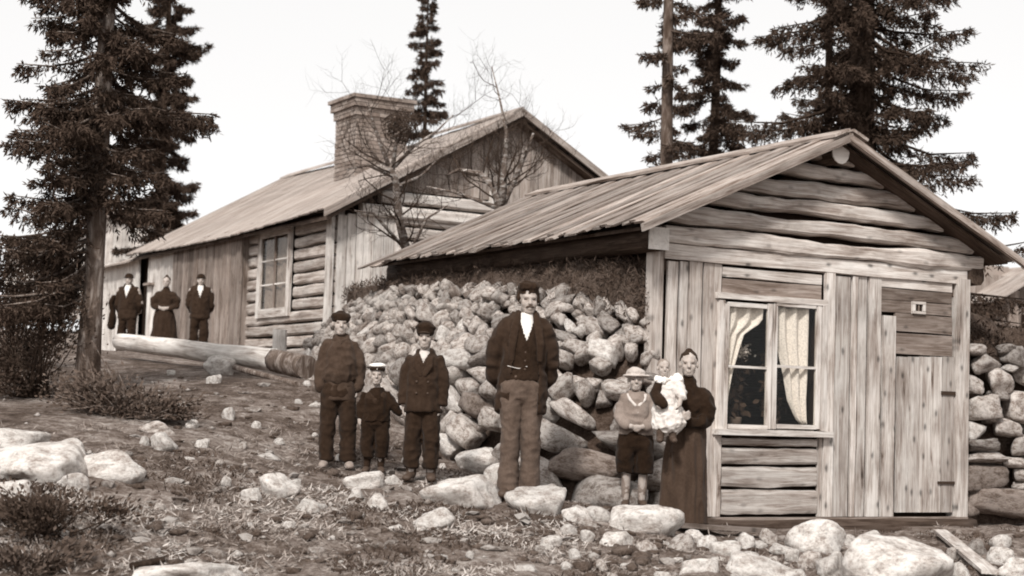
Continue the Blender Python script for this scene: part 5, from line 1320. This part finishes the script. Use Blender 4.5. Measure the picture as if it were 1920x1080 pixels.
# -------- the boy with the peaked cap
def boy_peaked():
    p = Person(788, 908, 601, .155, 'boy in peaked cap and dark double-breasted jacket holding the smallest boy by the hand', 'family in front of the near cabin', -.05, voxel=.008)
    k = p.H / 1.45; T, zt = boy_common(p, k, .215 * k, (0, -.01 * k, 1.28 * k), w=1.05, stance=.085)
    p.limb([T(.12, 0, 1.07, .042, .042), T(.16, .02, .85, .036, .036), T(.158, -.02, .66, .028, .028)]); p.hand(T(.157, -.02, .655), (-.15, -.1, -1), (-1, .2, 0), .14 * k, 1, .35)
    p.limb([T(-.12, 0, 1.07, .042, .042), T(-.165, .02, .85, .036, .036), T(-.17, -.01, .67, .028, .028)]); p.hand(T(-.17, -.01, .66), (-.05, -.1, -1), (1, .2, 0), .14 * k, -1, .55)
    p.body('hair')
    tr_ = [etube([T(0, 0, .78, .145, .115), T(0, 0, .66, .15, .12)])]
    for sx in (-1, 1): tr_.append(etube([T(sx * .066, 0, .7, .085, .1), T(sx * .078, -.01, .42, .078, .088), T(sx * .085, .0, .22, .07, .078), T(sx * .086, .0, .12, .064, .07)], 18, (1, 0, 0), True))
    p.cloth('trousers', tr_, 'dark_trouser', .009, .02, 8)
    j = [etube([T(0, 0, .62, .165, .135), T(0, 0, .75, .155, .13), T(0, 0, .92, .148, .128), T(0, 0, 1.06, .148, .115), T(0, .01, 1.13, .088, .08), T(0, .01, 1.165, .07, .07)], 18, (1, 0, 0), True)]
    for sx in (-1, 1): j.append(etube([T(sx * .1, 0, 1.095, .06, .064), T(sx * .145, .01, .99, .056, .06), T(sx * .165, .015, .84, .052, .056), T(sx * .163, -.01, .68, .048, .05)], 18, (1, 0, 0), True))
    p.cloth('jacket', j, 'coat', .009, .016, 8, lambda c: (c[:, 1] < 0) & (np.abs(c[:, 0]) < np.clip((c[:, 2] - 1.05 * k) * .55, 0, .05 * k)), .01)
    p.cloth('shirt', [etube([T(0, -.02, 1.0, .08, .07), T(0, -.015, 1.08, .075, .075), T(0, .0, 1.13, .06, .06)])], 'collar', .008, .003)
    for sx in (-1, 1): p.cloth('lapel', [etube([T(sx * .012, -.135, .93, .02, .01), T(sx * .055, -.125, 1.02, .035, .012), T(sx * .06, -.085, 1.1, .03, .014)], 10)], 'coat', .006, .002)
    for z in (.78, .88):
        for sx in (-1, 1): p.cloth('button', [ell(T(sx * .05, -.133, z), T(.012, .008, .012))], 'leather', .004, 0)
    for sx in (-1, 1): p.cloth('boot', [etube([T(sx * .088, .02, .22, .052, .058), T(sx * .088, .03, .06, .045, .05), T(sx * .1, -.05, .045, .045, .04), T(sx * .112, -.13, .03, .04, .028)], 12)], 'leather', .008, .006)
    p.cloth('cap', [hpart(p, ell((0, .03, .41), (.47, .49, .085))), hpart(p, etube([(0, 0, .17, .37, .43), (0, .0, .3, .38, .44), (0, .02, .38, .43, .46)]))], 'felt', .006, .003, 14)
    p.cloth('cap_peak', [hpart(p, ell((0, -.4, .15), (.27, .17, .035), (-.3, 'X')))], 'leather', .005, 0)
    p.cloth('hair', [hpart(p, ell((0, .16, .05), (.345, .34, .22)))], 'hair', .008, .008, 20)
boy_peaked()

# -------- the child with the wide hat, hands folded
def child_hat():
    p = Person(1188, 952, 676, .17, 'child in pale brimmed hat, grey sweater and dark knee breeches, hands folded', 'family in front of the near cabin', .0, voxel=.0072, D=14.75)
    k = p.H / 1.45; T, zt = boy_common(p, k, .225 * k, (-.01 * k, -.01 * k, 1.255 * k), w=1.1, stance=.08)
    for sx in (-1, 1):
        p.limb([T(sx * .12, 0, 1.06, .043, .043), T(sx * .175, -.02, .88, .038, .038), T(sx * .11, -.14, .81, .032, .032), T(sx * .05, -.175, .795, .027, .027)])
        p.hand(T(sx * .055, -.172, .796), (-sx, -.05, -.12), (0, 1, sx * .1), .13 * k, sx, .45)
    p.body('hair_fair')
    tr_ = [etube([T(0, 0, .8, .155, .12), T(0, 0, .68, .175, .135), T(0, 0, .6, .18, .135)])]
    for sx in (-1, 1): tr_.append(etube([T(sx * .08, 0, .66, .098, .12), T(sx * .09, 0, .5, .098, .118), T(sx * .092, 0, .34, .09, .1)], 18, (1, 0, 0), True))
    p.cloth('breeches', tr_, 'black_cloth', .009, .012, 9)
    j = [etube([T(0, 0, .72, .17, .135), T(0, 0, .8, .16, .132), T(0, 0, .95, .148, .125), T(0, 0, 1.06, .142, .11), T(0, .01, 1.12, .085, .075), T(0, .01, 1.14, .07, .065)], 18, (1, 0, 0), True)]
    for sx in (-1, 1): j.append(etube([T(sx * .1, 0, 1.075, .06, .062), T(sx * .15, -.005, .98, .06, .062), T(sx * .172, -.03, .88, .056, .058), T(sx * .135, -.11, .825, .048, .048), T(sx * .085, -.155, .805, .042, .042)]))
    p.cloth('sweater', j, 'sweater', .009, .016, 9)
    for sx in (-1, 1): p.cloth('collar', [etube([T(sx * .012, -.125, 1.0, .016, .008), T(sx * .07, -.105, 1.06, .018, .01), T(sx * .085, -.03, 1.115, .02, .012)], 8)], 'collar', .005, .001)
    p.cloth('button', [ell(T(0.01, -.133, .93), T(.012, .008, .012))], 'metal', .004, 0)
    for sx in (-1, 1):
        p.cloth('stocking', [etube([T(sx * .085, .0, .4, .046, .05), T(sx * .083, .012, .2, .045, .048), T(sx * .08, .02, .08, .034, .038)])], 'sock', .007, .005, 16)
        p.cloth('boot', [etube([T(sx * .08, .02, .19, .04, .044), T(sx * .08, .03, .05, .042, .046), T(sx * .088, -.05, .045, .042, .038), T(sx * .095, -.12, .03, .038, .026)], 12)], 'leather', .008, .003)
    p.cloth('hat', [hpart(p, ell((0, .03, .33), (.42, .45, .22))), hpart(p, ell((0, .02, .19), (.62, .62, .07)))], 'straw', .006, .012, 12)
    p.cloth('hair', [hpart(p, ell((0, .16, .05), (.35, .34, .22)))], 'hair_fair', .008, .008, 20)
child_hat()

# -------- the woman with the baby
def woman():
    p = Person(1283, 992, 652, .14, 'woman in dark puff-sleeved blouse and long grey skirt carrying the baby', 'family in front of the near cabin', -.02, voxel=.0078)
    k = p.H / 1.62
    def T(*a): return tuple(v * k for v in a)
    p.head(T(.005, -.01, 1.465), .235 * k, -.05, .03); p.neck(1.27 * k, .047 * k)
    p.limb([T(0, .01, .8, .15, .11), T(0, 0, .98, .12, .09), T(0, 0, 1.15, .145, .105), T(0, .01, 1.27, .1, .07)])
    for sx in (-1, 1):
        p.limb([T(sx * .08, .01, .85, .085, .09), T(sx * .085, 0, .45, .06, .062), T(sx * .085, .02, .07, .04, .045)]); p.limb([T(sx * .085, .04, .035, .035, .028), T(sx * .095, -.12, .03, .036, .022)])
    p.limb([T(.12, 0, 1.22, .045, .045), T(.16, -.02, 1.0, .04, .04), T(.08, -.13, .93, .038, .038), T(-.05, -.19, .95, .03, .03)]); p.hand(T(-.05, -.19, .95), (-1, -.1, .1), (0, .5, 1), .16 * k, -1, .5)
    p.limb([T(-.12, 0, 1.22, .045, .045), T(-.18, -.05, 1.0, .04, .04), T(-.2, -.19, .93, .038, .038), T(-.1, -.27, .97, .03, .03)]); p.hand(T(-.1, -.27, .97), (.8, -.3, .3), (0, 1, .3), .16 * k, 1, .6)
    p.body('hair')
    p.cloth('skirt', [etube([T(0, .005, 1.02, .12, .1), T(0, .01, .92, .155, .135), T(-.005, .02, .7, .175, .165), T(-.01, .03, .4, .195, .185), T(-.01, .03, .1, .215, .2), T(-.01, .03, .04, .218, .2)], 24, (1, 0, 0), True)], 'skirt', .011, .03, 5, None, 0, 2, (2.2, 2.2, .25))
    j = [etube([T(0, 0, .96, .128, .112), T(0, -.005, 1.1, .145, .13), T(0, 0, 1.2, .14, .112), T(0, .01, 1.29, .078, .07), T(0, .008, 1.345, .06, .06)])]
    j += [etube([T(.1, 0, 1.22, .07, .075), T(.14, 0, 1.17, .09, .095), T(.165, -.01, 1.06, .095, .1), T(.15, -.06, .97, .075, .075), T(.09, -.135, .935, .058, .055), T(-.01, -.18, .95, .045, .045)])]
    j += [etube([T(-.1, 0, 1.22, .07, .075), T(-.145, -.02, 1.15, .085, .085), T(-.18, -.06, 1.02, .08, .08), T(-.2, -.17, .95, .06, .06), T(-.13, -.24, .965, .045, .045)])]
    p.cloth('blouse', j, 'black_cloth', .0095, .022, 8)
    p.cloth('hair', [hpart(p, ell((0, .15, .2), (.36, .41, .345))), hpart(p, ell((0, .2, .5), (.16, .16, .12)))], 'hair', .007, .005, 24)
    p.cloth('shoe', [etube([T(.09, -.16, .03, .045, .03), T(.1, -.24, .025, .038, .025)], 10)], 'leather', .008, 0); p.cloth('shoe', [etube([T(-.09, -.16, .03, .045, .03), T(-.1, -.24, .025, .038, .025)], 10)], 'leather', .008, 0)
    # the baby, held on her arm
    q = Person(1283, 992, 652, .25, 'baby in pale frilled dress held on the woman\'s arm', 'family in front of the near cabin', -.02, voxel=.006)
    q.base = p.base.copy(); u_ = p.u
    bx, bz = -.22 * k, 1.02 * k
    hc = np.array([-.235 * k, -.235 * k, 1.415 * k])
    q.head(hc, .165 * k, .1, 0)
    def B(x, y, z, a, b_): return (-.2 * k + x * k, -.24 * k + y * k, 1.15 * k + z * k, a * k, b_ * k)
    q.limb([B(.0, .02, -.15, .07, .06), B(-.01, .01, 0, .07, .06), B(-.02, .01, .12, .065, .05), B(-.03, .01, .17, .04, .035), B(-.035, .01, .22, .036, .036)])
    for sx in (-1, 1):
        q.limb([B(sx * .04, -.02, -.13, .042, .042), B(sx * .05, -.06, -.24, .035, .035), B(sx * .055, -.05, -.34, .028, .028)]); q.limb([B(sx * .055, -.05, -.355, .025, .022), B(sx * .06, -.11, -.365, .024, .018)])
        e_ = B(sx * .12, -.06, .02, .024, .024); w_ = B(sx * .1, -.12, -.06, .02, .02)
        q.limb([B(sx * .06, 0, .13, .032, .032), e_, w_]); q.hand(np.array(w_[:3]), (-sx * .3, -.6, -.6), (-sx, 0, 0), .075 * k, sx, .5)
    q.body('hair_fair')
    def pe(*a): return etube(list(a), 14)
    q.cloth('dress', [pe(B(.03, -.01, -.24, .155, .12), B(.02, -.01, -.2, .15, .115), B(.0, 0, -.05, .12, .095), B(-.02, .01, .1, .09, .075), B(-.03, .01, .165, .05, .045))] + [pe(B(.05, 0, .13, .05, .05), B(.1, -.04, .08, .055, .055), B(.13, -.07, .02, .04, .04))], 'baby_cloth', .007, .02, 13)
    q.cloth('sleeve', [pe(B(-.07, -.01, .12, .045, .045), B(-.11, -.05, .04, .05, .05), B(-.07, -.12, -.03, .055, .05), B(-.03, -.13, -.06, .04, .035))], 'felt', .006, .005)
    q.cloth('ruffle', [pe(B(-.1, -.03, .17, .03, .025), B(-.03, -.06, .15, .04, .025), B(.04, -.03, .17, .03, .025))] + [ell(B(.09, 0, .17, 0, 0)[:3], (.055 * k, .05 * k, .05 * k))], 'white_cloth', .006, .014, 22)
    for sx in (-1, 1): q.cloth('boot', [pe(B(sx * .052, -.055, -.25, .038, .038), B(sx * .055, -.05, -.35, .034, .034), B(sx * .06, -.1, -.365, .034, .028), B(sx * .065, -.14, -.37, .026, .022))], 'leather', .006, .002)
    q.cloth('hair', [hpart(q, ell((0, .14, .2), (.345, .40, .33)))], 'hair_fair', .006, .003, 24)
woman()

# -------- three grown-ups before the farmhouse
def far_man(px, top, label, coat_over, D, yaw):
    P0 = atD(px, top, D)
    p = Person(px, 700, top, .14, label, 'grown-ups before the farmhouse', yaw, voxel=.013, D=D)
    p.base = np.array([P0[0], P0[1], seat(P0[0], P0[1])]); p.H = P0[2] - p.base[2]; k = p.H / 1.82
    def T(*a): return tuple(v * k for v in a)
    p.head(T(.0, -.01, 1.6), .24 * k, 0, 0); p.neck(1.42 * k, .056 * k)
    p.limb([T(0, .01, .86, .15, .105), T(0, .0, 1.2, .165, .115), T(0, .005, 1.36, .17, .10), T(0, .01, 1.44, .1, .075)])
    for sx in (-1, 1):
        p.limb([T(sx * .085, .0, .9, .085, .09), T(sx * .1, 0, .5, .06, .062), T(sx * .11, .02, .07, .04, .045)]); p.limb([T(sx * .11, .04, .04, .04, .03), T(sx * .13, -.15, .03, .04, .025)])
        p.limb([T(sx * .19, .01, 1.4, .06, .06), T(sx * .27, .04, 1.12, .05, .05), T(sx * .22, .12, .93, .04, .04)]); p.hand(T(sx * .21, .12, .92), (-sx, .2, -.4), (0, 1, 0), .17 * k, sx, .5)
    p.body()
    tr_ = [etube([T(0, .005, 1.0, .17, .13), T(0, .005, .86, .18, .135)])]
    for sx in (-1, 1): tr_.append(etube([T(sx * .09, 0, .9, .1, .12), T(sx * .105, 0, .5, .09, .1), T(sx * .115, .01, .05, .085, .095)]))
    p.cloth('trousers', tr_, 'dark_trouser', .014, .02, 7)
    p.cloth('shirt', [etube([T(0, -.03, 1.22, .11, .1), T(0, -.03, 1.38, .1, .1), T(0, -.01, 1.48, .065, .068)])], 'white_cloth', .013, 0)
    ct = [etube([T(0, .01, .8, .21, .15), T(0, .0, 1.1, .19, .145), T(0, 0, 1.3, .2, .14), T(0, .005, 1.4, .17, .12), T(0, .015, 1.5, .085, .085)])]
    for sx in (-1, 1): ct.append(etube([T(sx * .14, .01, 1.41, .075, .08), T(sx * .2, .02, 1.3, .075, .078), T(sx * .24, .05, 1.08, .07, .07), T(sx * .19, .12, .95, .06, .06)]))
    p.cloth('coat', ct, 'coat', .014, .016, 7, lambda c: (c[:, 1] < 0) & (np.abs(c[:, 0]) < np.clip((c[:, 2] - 1.22 * k) * .32, 0, .07 * k)), .012)
    p.cloth('bowler_hat', [hpart(p, ell((0, .03, .36), (.37, .43, .28))), hpart(p, ell((0, .02, .24), (.56, .62, .05)))], 'felt', .011, 0)
    if coat_over: p.cloth('carried_coat', [etube([T(-.3, .0, 1.25, .06, .08), T(-.36, .0, 1.1, .07, .09), T(-.32, .0, .95, .05, .07), T(-.33, .0, .75, .075, .08), T(-.34, .0, .6, .085, .08)])], 'black_cloth', .014, .015)
far_man(243, 506, 'bowler-hatted man with a coat on his arm, by the dark farmhouse doorway', True, 31.0, -.1)
far_man(378, 507, 'bowler-hatted man in dark suit standing before the brown entry boards', False, 28.2, .1)
def far_woman(px, top, D):
    P0 = atD(px, top, D)
    p = Person(px, 700, top, .14, 'woman in dark dress with arms folded, between the two bowler-hatted men', 'grown-ups before the farmhouse', 0, voxel=.013, D=D)
    p.base = np.array([P0[0], P0[1], seat(P0[0], P0[1])]); p.H = P0[2] - p.base[2]; k = p.H / 1.62
    def T(*a): return tuple(v * k for v in a)
    p.head(T(0, -.01, 1.47), .235 * k); p.neck(1.27 * k, .047 * k)
    p.limb([T(0, .01, .8, .15, .11), T(0, 0, .98, .12, .09), T(0, 0, 1.15, .145, .105), T(0, .01, 1.27, .1, .07)])
    for sx in (-1, 1):
        p.limb([T(sx * .08, .01, .85, .085, .09), T(sx * .085, .02, .07, .04, .045)])
        p.limb([T(sx * .15, 0, 1.22, .05, .05), T(sx * .23, .0, 1.0, .045, .045), T(sx * .06, -.16, .93, .034, .034)]); p.hand(T(sx * .07, -.16, .93), (-sx, -.1, 0), (0, 1, 0), .16 * k, sx, .4)
    p.body()
    p.cloth('skirt', [etube([T(0, 0, 1.0, .13, .11), T(0, 0, .85, .19, .16), T(0, .02, .4, .25, .22), T(0, .02, .04, .29, .25)])], 'coat', .015, .03, 5, None, 0, 2, (2, 2, .25))
    j = [etube([T(0, 0, .96, .14, .115), T(0, 0, 1.12, .165, .13), T(0, 0, 1.22, .16, .11), T(0, .01, 1.3, .075, .07), T(0, .01, 1.345, .06, .06)])]
    for sx in (-1, 1): j.append(etube([T(sx * .13, 0, 1.22, .08, .08), T(sx * .22, 0, 1.1, .09, .09), T(sx * .22, -.02, .98, .07, .07), T(sx * .12, -.13, .935, .045, .045)]))
    p.cloth('blouse', j, 'coat', .013, .016, 8)
    p.cloth('hair', [hpart(p, ell((0, .15, .2), (.36, .41, .34))), hpart(p, ell((0, .1, .55), (.14, .14, .1)))], 'hair', .011, 0, 20)
far_woman(313, 515, 29.6)

# ------------------------------------------------------------------ felled log, poles, stump
a_, d1 = on_ground(232, 660); c_, d2 = on_ground(572, 704)
A_ = atD(225, 640, 22.5); C_ = atD(520, 676, 19.3); E_ = atD(575, 688, 18.8)
fl = tag(empty('felled_log', (A_ + E_) / 2 - np.array([0, 0, .2])), 'long pale felled log lying across the slope before the farmhouse', 'log')
log('peeled_trunk', A_, C_, .225, .225, M['bark_pale'], fl, 18, 14, .012, 2, endtaper=1.18)
log('bark_end', C_ - unit(C_ - A_) * .05, E_, .275, .275, M['bark'], fl, 8, 14, .03, 2)
p0 = atD(440, 688, 19.4); p1, _ = on_ground(556, 728)
log('trunk', p0, p1 + np.array([0, 0, .04]), .07, .07, M['bark'], None, 10, 8, .01, 2)
tag(bpy.context.scene.objects[-1] if False else bpy.data.objects['trunk'] if False else [o for o in bpy.data.objects if o.name.startswith('trunk') and o.parent is None][-1], 'thin dark pole leaning from the felled log down to the path', 'pole').name = 'pole'
s0, _ = on_ground(524, 690)
s0 = atD(524, 668, 22.0)
tag(log('stump', (s0[0], s0[1], gz1(s0[0], s0[1]) - .1), (s0[0], s0[1], atD(524, 618, 22.0)[2]), .17, .19, M['bark_pale'], None, 6, 10, .03, 2, (0, 1, 0)), 'short upright stump standing behind the felled log by the farmhouse wall', 'stump').name = 'stump'
q0, _ = on_ground(1762, 1012); q1, _ = on_ground(1856, 1088)
tag(beam('plank', q0 + np.array([0, 0, .08]), q1 + np.array([0, 0, .06]), unit(np.cross(q1 - q0, (0, 0, 1))) * .12, (0, 0, .03), M['board'], None, 6, .006), 'pale loose plank lying slantwise right of the largest boulder', 'plank').name = 'loose_plank'
q0, _ = on_ground(1265, 996); q1, _ = on_ground(1440, 1006)
tag(beam('plank', q0 + np.array([0, 0, .05]), q1 + np.array([0, 0, .05]), unit(np.cross(q1 - q0, (0, 0, 1))) * .16, (0, 0, .04), M['board_dark'], None, 6, .006), 'grey plank lying on the ground along the cabin sill beside the woman', 'plank').name = 'ground_plank'
q0, _ = on_ground(245, 1078); q1, _ = on_ground(305, 1066)
tag(log('branch', q0 + np.array([0, 0, .05]), q1 + np.array([0, 0, .05]), .05, .05, M['bark_dark'], None, 6, 7, .02, 2), 'short dark stick on the flat rock at the bottom edge', 'stick').name = 'stick'

# ------------------------------------------------------------------ grass, heath scrub, gravel
def scatter(n, box, seed, ok=None):
    """n plate pixels drawn in box, dropped on the ground"""
    r = np.random.default_rng(seed); x0, y0, x1, y1 = box
    P_ = []
    px = r.uniform(x0, x1, n); py = r.uniform(y0, y1, n)
    D = np.arange(9.5, 34, .12)
    for a, c_ in zip(px, py):
        rr_ = ray(a, c_); q = CAMP[None] + D[:, None] * rr_[None]; h = q[:, 2] - gz(q[:, 0], q[:, 1]); i = np.argmax(h < 0)
        if h[i] < 0 and not (-.05 < q[i, 0] < 4 and q[i, 1] > -.3): P_.append(q[i])
    return np.array(P_)
def tufts(name, P_, per, ln, wd, mat, label_kind, seed, spread=.05, up=1.0, jit=.5):
    r = np.random.default_rng(seed); n = len(P_)
    c_ = np.repeat(P_, per, 0) + np.concatenate([r.normal(0, spread, (n * per, 2)), np.zeros((n * per, 1))], 1)
    c_[:, 2] = gz(c_[:, 0], c_[:, 1]) + rough(c_[:, 0], c_[:, 1]) - .01
    d = np.concatenate([r.normal(0, jit, (n * per, 2)), np.full((n * per, 1), up)], 1)
    o_ = needles(name, c_, d, r.uniform(.4, 1, n * per) * ln, np.full(n * per, wd) * r.uniform(.6, 1.2, n * per), mat, None, seed)
    return tag(o_, label_kind[0], label_kind[1], kind='stuff')
G1 = scatter(2600, (-20, 800, 1930, 1085), 1)
G1 = G1[np.array([vnoise(np.array([p[0]]), np.array([p[1]]), 1.3, 9)[0] for p in G1]) > -.12]
tufts('dry_grass', G1, 13, .10, .0045, M['dry'], ('withered pale grass matted over the near slope', 'grass'), 3, .07, .28, .8)
G2 = scatter(900, (200, 690, 900, 850), 2)
tufts('path_litter', G2, 8, .05, .004, M['dry'], ('straw and litter trodden into the sloping path', 'litter'), 4, .08, .15, .8)
G6 = scatter(1300, (-20, 900, 1100, 1085), 25)
G6 = G6[np.array([vnoise(np.array([p[0]]), np.array([p[1]]), 1.7, 29)[0] for p in G6]) > .02]
M['dry_pale'] = foliage('bleached grass', .28, .62)
tufts('bleached_grass', G6, 14, .10, .005, M['dry_pale'], ('bleached patches of dead grass on the near slope', 'grass'), 13, .07, .3, .8)
G3 = scatter(1500, (-20, 850, 1930, 1085), 5)
G3 = G3[np.array([vnoise(np.array([p[0]]), np.array([p[1]]), 1.9, 19)[0] for p in G3]) > .08]
tufts('heath_scrub', G3, 22, .07, .006, M['heath'], ('low dark heath growing in patches on the near slope', 'heath'), 6, .07, .8, .8)
# gravel and chips
G4 = np.concatenate([scatter(700, (-20, 700, 1930, 1085), 7), scatter(200, (300, 880, 1300, 1085), 8)])
r = np.random.default_rng(9); V_, F_ = [], []; oc = [(1, 0, 0), (-1, 0, 0), (0, 1, 0), (0, -1, 0), (0, 0, 1), (0, 0, -1)]; of = [(0, 2, 4), (2, 1, 4), (1, 3, 4), (3, 0, 4), (2, 0, 5), (1, 2, 5), (3, 1, 5), (0, 3, 5)]
for p in G4:
    s_ = .007 + .035 * r.random() ** 3.5; n0 = len(V_); an = r.uniform(0, 6.3); ca, sa = math.cos(an), math.sin(an)
    zz_ = seat(p[0], p[1])
    for q in oc:
        x, y, z = q[0] * s_ * r.uniform(.8, 1.6), q[1] * s_ * r.uniform(.7, 1.2), q[2] * s_ * r.uniform(.5, .9); V_.append((p[0] + x * ca - y * sa, p[1] + x * sa + y * ca, zz_ + z + .004))
    F_ += [tuple(i + n0 for i in f_) for f_ in of]
tag(add('gravel', V_, F_, M['stone'], None, True), 'pale gravel and stone chips strewn over the slope', 'gravel', kind='stuff')

# broken rubble and clods half sunk in the ground
IC1 = ico(1)
G5 = np.concatenate([scatter(520, (-20, 880, 1300, 1085), 17), scatter(160, (250, 700, 900, 880), 18), scatter(160, (1000, 950, 1930, 1085), 19)])
for nm, mt, sel, lb in (('rubble', M['stone'], 0, 'broken grey rubble half sunk in the trodden slope'), ('clods', M['turf'], 1, 'brown clods of earth and turf on the trodden slope')):
    V_, F_ = [], []
    for i_, p in enumerate(G5):
        if (i_ % 5 < 2) != (sel == 0): continue
        s_ = .018 + .055 * r.random() ** 2.2; v = stone_verts(IC1[0], r, 9, 14, (1, 1, 1), .1) * np.array([s_ * r.uniform(.9, 1.7), s_, s_ * r.uniform(.4, .7)])
        an = r.uniform(0, 6.3); ca, sa = math.cos(an), math.sin(an); n0 = len(V_); zz_ = seat(p[0], p[1])
        V_ += np.stack([v[:, 0] * ca - v[:, 1] * sa + p[0], v[:, 0] * sa + v[:, 1] * ca + p[1], v[:, 2] + zz_ + s_ * .1], 1).tolist(); F_ += [tuple(k + n0 for k in f_) for f_ in IC1[1]]
    tag(add(nm, V_, F_, mt, None, sel == 1), lb, 'rubble' if sel == 0 else 'clods', kind='stuff')

def bush(px, py, label, seed, rx, ry, rz, n, mat='heath', twigs=40, name='bush', leaf=.06, D=None, wd=.012):
    """a ragged low shrub: twigs and small leaves in a lumpy volume"""
    P_, d = (on_ground(px, py) if D is None else (atD(px, py, D), D)); r = np.random.default_rng(seed)
    e = tag(empty(name, P_), label, 'bush', 'scrub on the slope')
    lobes = r.normal(0, .55, (9, 3)) * np.array([rx, ry, rz]) + np.array([0, 0, rz * .5])
    k = r.integers(0, 9, n); c_ = lobes[k] + r.normal(0, .24, (n, 3)) * r.uniform(.4, 1.6, (n, 1)) * np.array([rx, ry, rz]); c_[:, 2] = np.abs(c_[:, 2])
    ax, ay = np.array([right[0], right[1], 0]), np.array([fwd[0], fwd[1], 0])
    W_ = P_ + c_[:, :1] * ax + c_[:, 1:2] * ay + c_[:, 2:] * np.array([0, 0, 1.0])
    dr = c_ / np.array([rx, ry, rz]); dd = dr[:, :1] * ax + dr[:, 1:2] * ay + (dr[:, 2:] * .6 + .2) * np.array([0, 0, 1.0]) + r.normal(0, .5, (n, 3))
    needles('foliage', W_, dd, r.uniform(.5, 1.2, n) * leaf, r.uniform(.6, 1.2, n) * wd, M[mat], e, seed)
    tw = []
    for i in range(twigs):
        j = r.integers(0, n); m = P_ * .5 + W_[j] * .5 + r.normal(0, .05, 3); tw.append([(P_ + r.normal(0, .1, 3) * np.array([rx, ry, .1]), .008), (m, .006), (W_[j] + (W_[j] - P_) * .15, .003)])
    V_, F_ = tubes_mesh(tw, 4); add('twigs', V_, F_, M['twig'] if mat != 'brush' else M['bark'], e, True)
    return e
M['brush'] = foliage('dry brushwood', .03, .13)
bush(235, 782, 'tangled dark brushwood heap at the foot of the big left spruce', 51, .55, .36, .33, 6500, 'brush', 260, 'brush_heap')
bush(60, 745, 'dim leafy scrub left of the big spruce trunk', 52, .55, .5, .6, 5200, 'heath', 60)
bush(20, 690, 'tall shaded scrub at the left edge behind the big spruce', 53, .6, .6, .75, 5200, 'heath', 50)
bush(95, 1010, 'dark low bush in the lower left corner', 54, .42, .28, .17, 3000, 'heath', 60, leaf=.045)
bush(40, 1075, 'grey low scrub in the bottom left corner', 55, .3, .25, .12, 1600, 'brush', 30, leaf=.05)
# turf fringe on the bank top and growth on the berm
def on_sheet(ob_name, n, seed, mat, ln, wd, lab, parent, per=1):
    ob = bpy.data.objects[ob_name]; me = ob.data; r = np.random.default_rng(seed)
    v = np.empty(len(me.vertices) * 3); me.vertices.foreach_get('co', v); v = v.reshape(-1, 3) + wl(ob)
    i = r.integers(0, len(v), n); c_ = v[i] + r.normal(0, .04, (n, 3))
    d = r.normal(0, .7, (n, 3)) + np.array([-.2, -.3, .6])
    o_ = needles(lab[0], c_, d, r.uniform(.4, 1.1, n) * ln, r.uniform(.6, 1.2, n) * wd, mat, parent, seed)
    tag(o_, kind='stuff')
    if parent is None: tag(o_, lab[1], lab[2])
on_sheet('turf_shelf', 5000, 61, M['brush'], .10, .006, ('turf_grass',), bank); on_sheet('turf_shelf', 4000, 62, M['heath'], .08, .007, ('turf_heath',), bank)
on_sheet('earth_berm', 9000, 63, M['heath'], .09, .011, ('berm_heath', 'dark heather covering the berm beside the right corner post', 'heath'), None)
